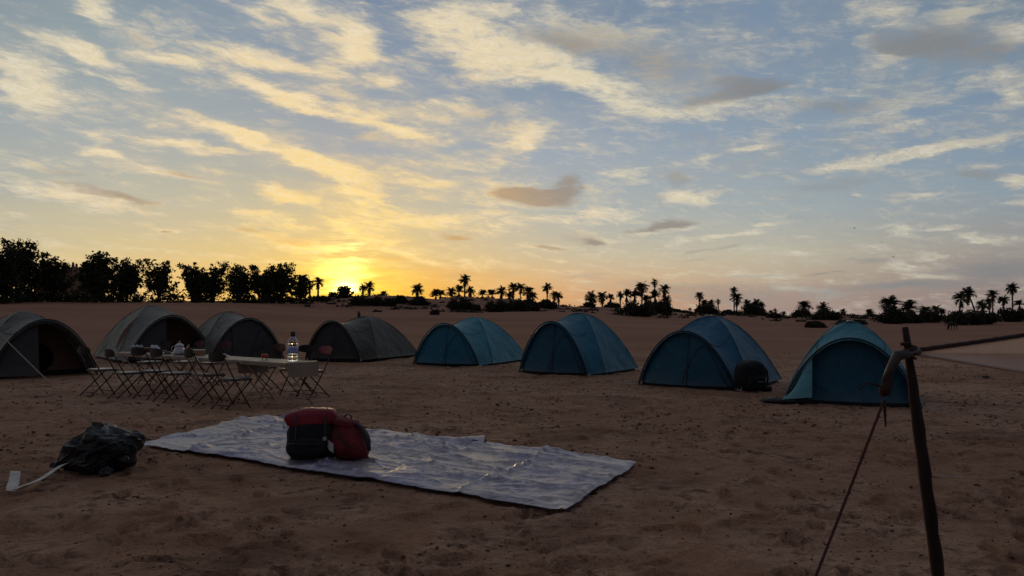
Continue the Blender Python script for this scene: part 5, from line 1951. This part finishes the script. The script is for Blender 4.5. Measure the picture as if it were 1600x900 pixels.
# far fringe of scrub on the flat horizon: one mass
def far_scrub():
    rng = np.random.default_rng(77)
    C = []
    for k in range(210):
        px = rng.uniform(840, 1640)
        Y = rng.uniform(125, 190)
        x = (px - 800) / FPX * Y
        z = tz(x, Y)
        h = rng.uniform(.25, .9) * (1.2 if rng.random() < .2 else .8)
        n = 60
        d = rng.normal(size=(n, 3)) * np.array([h * .8, h * .6, h * .35])
        d[:, 2] = abs(d[:, 2])
        C.append(d + np.array([x, Y, z]))
    for k in range(420):
        px = rng.uniform(470, 1680)
        Y = rng.uniform(66, 112)
        x = (px - 800) / FPX * Y
        if fbm(x / 7 + 3, Y / 5, 3) < .47: continue
        z = tz(x, Y)
        h = rng.uniform(.08, .34)
        d = rng.normal(size=(34, 3)) * np.array([h * 1.3, h * 1.0, h * .4])
        d[:, 2] = abs(d[:, 2])
        C.append(d + np.array([x, Y, z]))
    V, F = leaf_quads(np.concatenate(C), 0.10, rng)
    o = np_obj('scrub', V, F, SHRUB)
    tag(o, 'thin dark fringe of scrub along the far dune crest', 'scrub', kind='stuff')
far_scrub()

# ================================================================== mud brick building behind the trees
def kasbah():
    Y = 92.0
    m = mat('mud_brick', (0.20, 0.115, 0.075), 0.95, var=0.3, vscale=1.2, bump=0.05, bscale=5)
    dk = mat('dark_opening', (0.012, 0.010, 0.010), 0.9)
    x0, x1 = (52 - 800) / FPX * Y, (97 - 800) / FPX * Y
    xt = (113 - 800) / FPX * Y
    xc = (x0 + xt) / 2
    zb = tz(xc, Y) - 0.3
    t = thing('mud_brick_house', 'reddish mud brick house with a corner tower half hidden by trees', 'house', (xc, Y, zb))
    z1 = P(100, 422, Y).z - zb
    z2 = P(100, 417, Y).z - zb
    w1 = x1 - x0 + 1.2
    mb = MB().box(((x0 + x1) / 2 - xc + .6, 3, z1 / 2), (w1, 6, z1))
    mb.build('wall', m, t, smooth=False)
    MB().box(((x0 + x1) / 2 - xc + .6, -0.06, z1 + 0.05), (w1 + .1, .5, 0.3)).build('parapet', m, t, smooth=False)
    MB().box((xt - xc - .65, 1.5, z2 / 2), (1.3, 3.0, z2), taper=.9).build('tower', m, t, smooth=False)
    for sx, sy in ((-.48, 0.3), (.48, .3), (-.48, 2.7), (.48, 2.7)):
        MB().box((xt - xc - .65 + sx, sy, z2 + .28), (.28, .28, .62), taper=.6).build('merlon', m, t, smooth=False)
    for k, sx in enumerate((-3.0, -1.2)):
        w = MB().box((sx + .6, -0.02, z1 * .62), (.5, .08, .7)).build('window', dk, t, smooth=False)
    # low wall towards the right
    xr = (134 - 800) / FPX * Y
    zt = P(120, 425, Y).z - zb
    MB().box(((xt + xr) / 2 - xc, 4, zt / 2), (xr - xt + .2, .6, zt)).build('side_wall', m, t, smooth=False)
    # garden wall glimpsed under the tree crowns
    g0, g1 = (78 - 800) / FPX * 82, (150 - 800) / FPX * 82
    zb2 = tz((g0 + g1) / 2, 82) - .2
    t2 = thing('garden_wall', 'low earthen garden wall glimpsed between the trunks below the tower', 'wall', ((g0 + g1) / 2, 82, zb2))
    h = P(110, 455, 82).z - zb2
    def wf(u, v):
        return Vector(((u - .5) * (g1 - g0), 0, h * v * (0.75 + .25 * sin(pi * u)) + 0.06 * sin(u * 19)))
    MB().grid(wf, 30, 4).build('wall_face', mat('pale_earth_wall', (0.26, 0.175, 0.125), 0.95, var=0.3, vscale=1.0), t2)
    MB().box((-.6, -.04, h * .38), (.6, .06, h * .5)).build('wooden_door', mat('old_door', (0.07, 0.05, 0.04), .8), t2, smooth=False)


kasbah()


# ================================================================== donkey grazing
def donkey():
    Y = 60.0
    p = GT(1489, 516.5)
    m = mat('dark_donkey_hide', (0.030, 0.022, 0.019), 0.9, var=0.3, vscale=4)
    t = thing('donkey', 'dark donkey grazing with lowered head before the right hand thicket', 'donkey', (p.x, p.y, p.z), radians(180 + 25))
    s = (p.y / FPX * 15) / 1.1
    t.scale = (s, s, s)
    # body as one continuous surface: skeleton of joints grown with the skin modifier
    V = [(-0.42, 0, .86), (0, 0, .80), (0.38, 0, .86), (0.62, 0, .78), (0.84, 0, .45), (0.90, 0, 0.26), (1.02, 0, 0.08),
         (-0.50, .12, .62), (-0.44, .13, .48), (-0.56, .13, .30), (-0.52, .13, .03),
         (-0.50, -.12, .62), (-0.36, -.13, .48), (-0.46, -.13, .30), (-0.38, -.13, .03),
         (0.38, .12, .60), (0.40, .12, .32), (0.38, .12, .03),
         (0.38, -.12, .60), (0.50, -.12, .34), (0.54, -.12, .03),
         (-0.56, 0, .84), (-0.66, 0, .60), (-0.66, 0, .40),
         (0.86, .07, .38), (0.76, .13, .34), (0.86, -.07, .38), (0.76, -.13, .34)]
    E = [(0, 1), (1, 2), (2, 3), (3, 4), (4, 5), (5, 6), (0, 7), (7, 8), (8, 9), (9, 10), (0, 11), (11, 12), (12, 13), (13, 14),
         (2, 15), (15, 16), (16, 17), (2, 18), (18, 19), (19, 20), (0, 21), (21, 22), (22, 23), (4, 24), (24, 25), (4, 26), (26, 27)]
    R_ = [.20, .23, .20, .15, .10, .085, .05, .11, .07, .045, .04, .11, .07, .045, .04, .085, .05, .04, .085, .05, .04, .04, .025, .035, .03, .015, .03, .015]
    me = bpy.data.meshes.new('donkey_body')
    me.from_pydata(V, E, [])
    o = bpy.data.objects.new('body', me)
    COL.objects.link(o)
    o.parent = t
    me.materials.append(m)
    md = o.modifiers.new('skin', 'SKIN')
    for i, r in enumerate(R_):
        me.skin_vertices[0].data[i].radius = (r, r)
    me.skin_vertices[0].data[0].use_root = True
    md.use_smooth_shade = True
    sb = o.modifiers.new('sub', 'SUBSURF')
    sb.levels = sb.render_levels = 1


donkey()

# ================================================================== birds, twig, small things
BIRD = mat('dark_feather', (0.02, 0.02, 0.022), 0.8)
for i, (px, py, lab) in enumerate(((1335, 357, 'highest of the three distant birds in the right hand sky'), (1377, 379, 'middle one of the three distant birds in the right hand sky'), (1396, 402, 'lowest of the three distant birds in the right hand sky'))):
    p = P(px, py, 120)
    t = thing('bird', lab, 'bird', p, 1.1 * i, 'distant birds')
    V, F = soft(0.14, 0.05, 0.04, 1, 1, 12, 8, amp=0)
    np_obj('body', V, F, BIRD, t, smooth=True)
    for s in (-1, 1):
        MB().add([(0.06, 0, .05), (-0.06, 0, .05), (-.07, s * .20, .12), (0.03, s * .36, .09), (.07, s * .18, .13), (0, s * .1, .07)], [(0, 1, 2, 4), (2, 3, 4), (0, 5, 2)]).build('wing', BIRD, t)

g = G(1488, 748)
t = thing('straw', 'thin pale curved straw lying on the ground right of the leaning post', 'straw', (g.x, g.y, tz(g.x, g.y)))
MB().tube([(-.12, .06, .012), (-.09, .02, .016), (-.02, -.02, .014), (.08, -.03, .016), (.2, -.06, .012)], 0.0022, 4).build('stalk', PALE, t)

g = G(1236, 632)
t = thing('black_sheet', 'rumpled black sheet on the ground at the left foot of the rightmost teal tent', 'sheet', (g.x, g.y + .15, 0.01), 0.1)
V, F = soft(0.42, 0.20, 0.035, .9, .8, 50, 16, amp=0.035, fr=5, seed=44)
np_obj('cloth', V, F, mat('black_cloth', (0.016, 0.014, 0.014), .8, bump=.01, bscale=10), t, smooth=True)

g = GT(1540, 590)
t = thing('flat_stone', 'dark flat stone on the sand below the awning', 'stone', (g.x, g.y, g.z), .2)
V, F = soft(0.09, 0.06, 0.022, .9, .9, 20, 10, amp=0.01, fr=9, seed=2)
np_obj('rock', V, F, mat('dark_stone', (0.06, 0.045, 0.04), .9, var=.4), t, smooth=False)

# bottle left upright behind the olive tent, seen over its roof
g = TENTS[4].location + Vector((-0.55, 3.4, 0))
xs = (561 - 800) / FPX * g.y
zt = P(561, 486, g.y).z
t = thing('stake', 'short dark stake standing just behind the olive tent roof', 'stake', (xs, g.y, tz(xs, g.y)))
hgt = zt - tz(xs, g.y)
MB().tube([(0, 0, -0.1), (0.01, 0, hgt * .6), (0.0, 0, hgt * .93), (-.02, 0, hgt)], [.05, .05, .055, .02], 8).build('shaft', BARK, t)
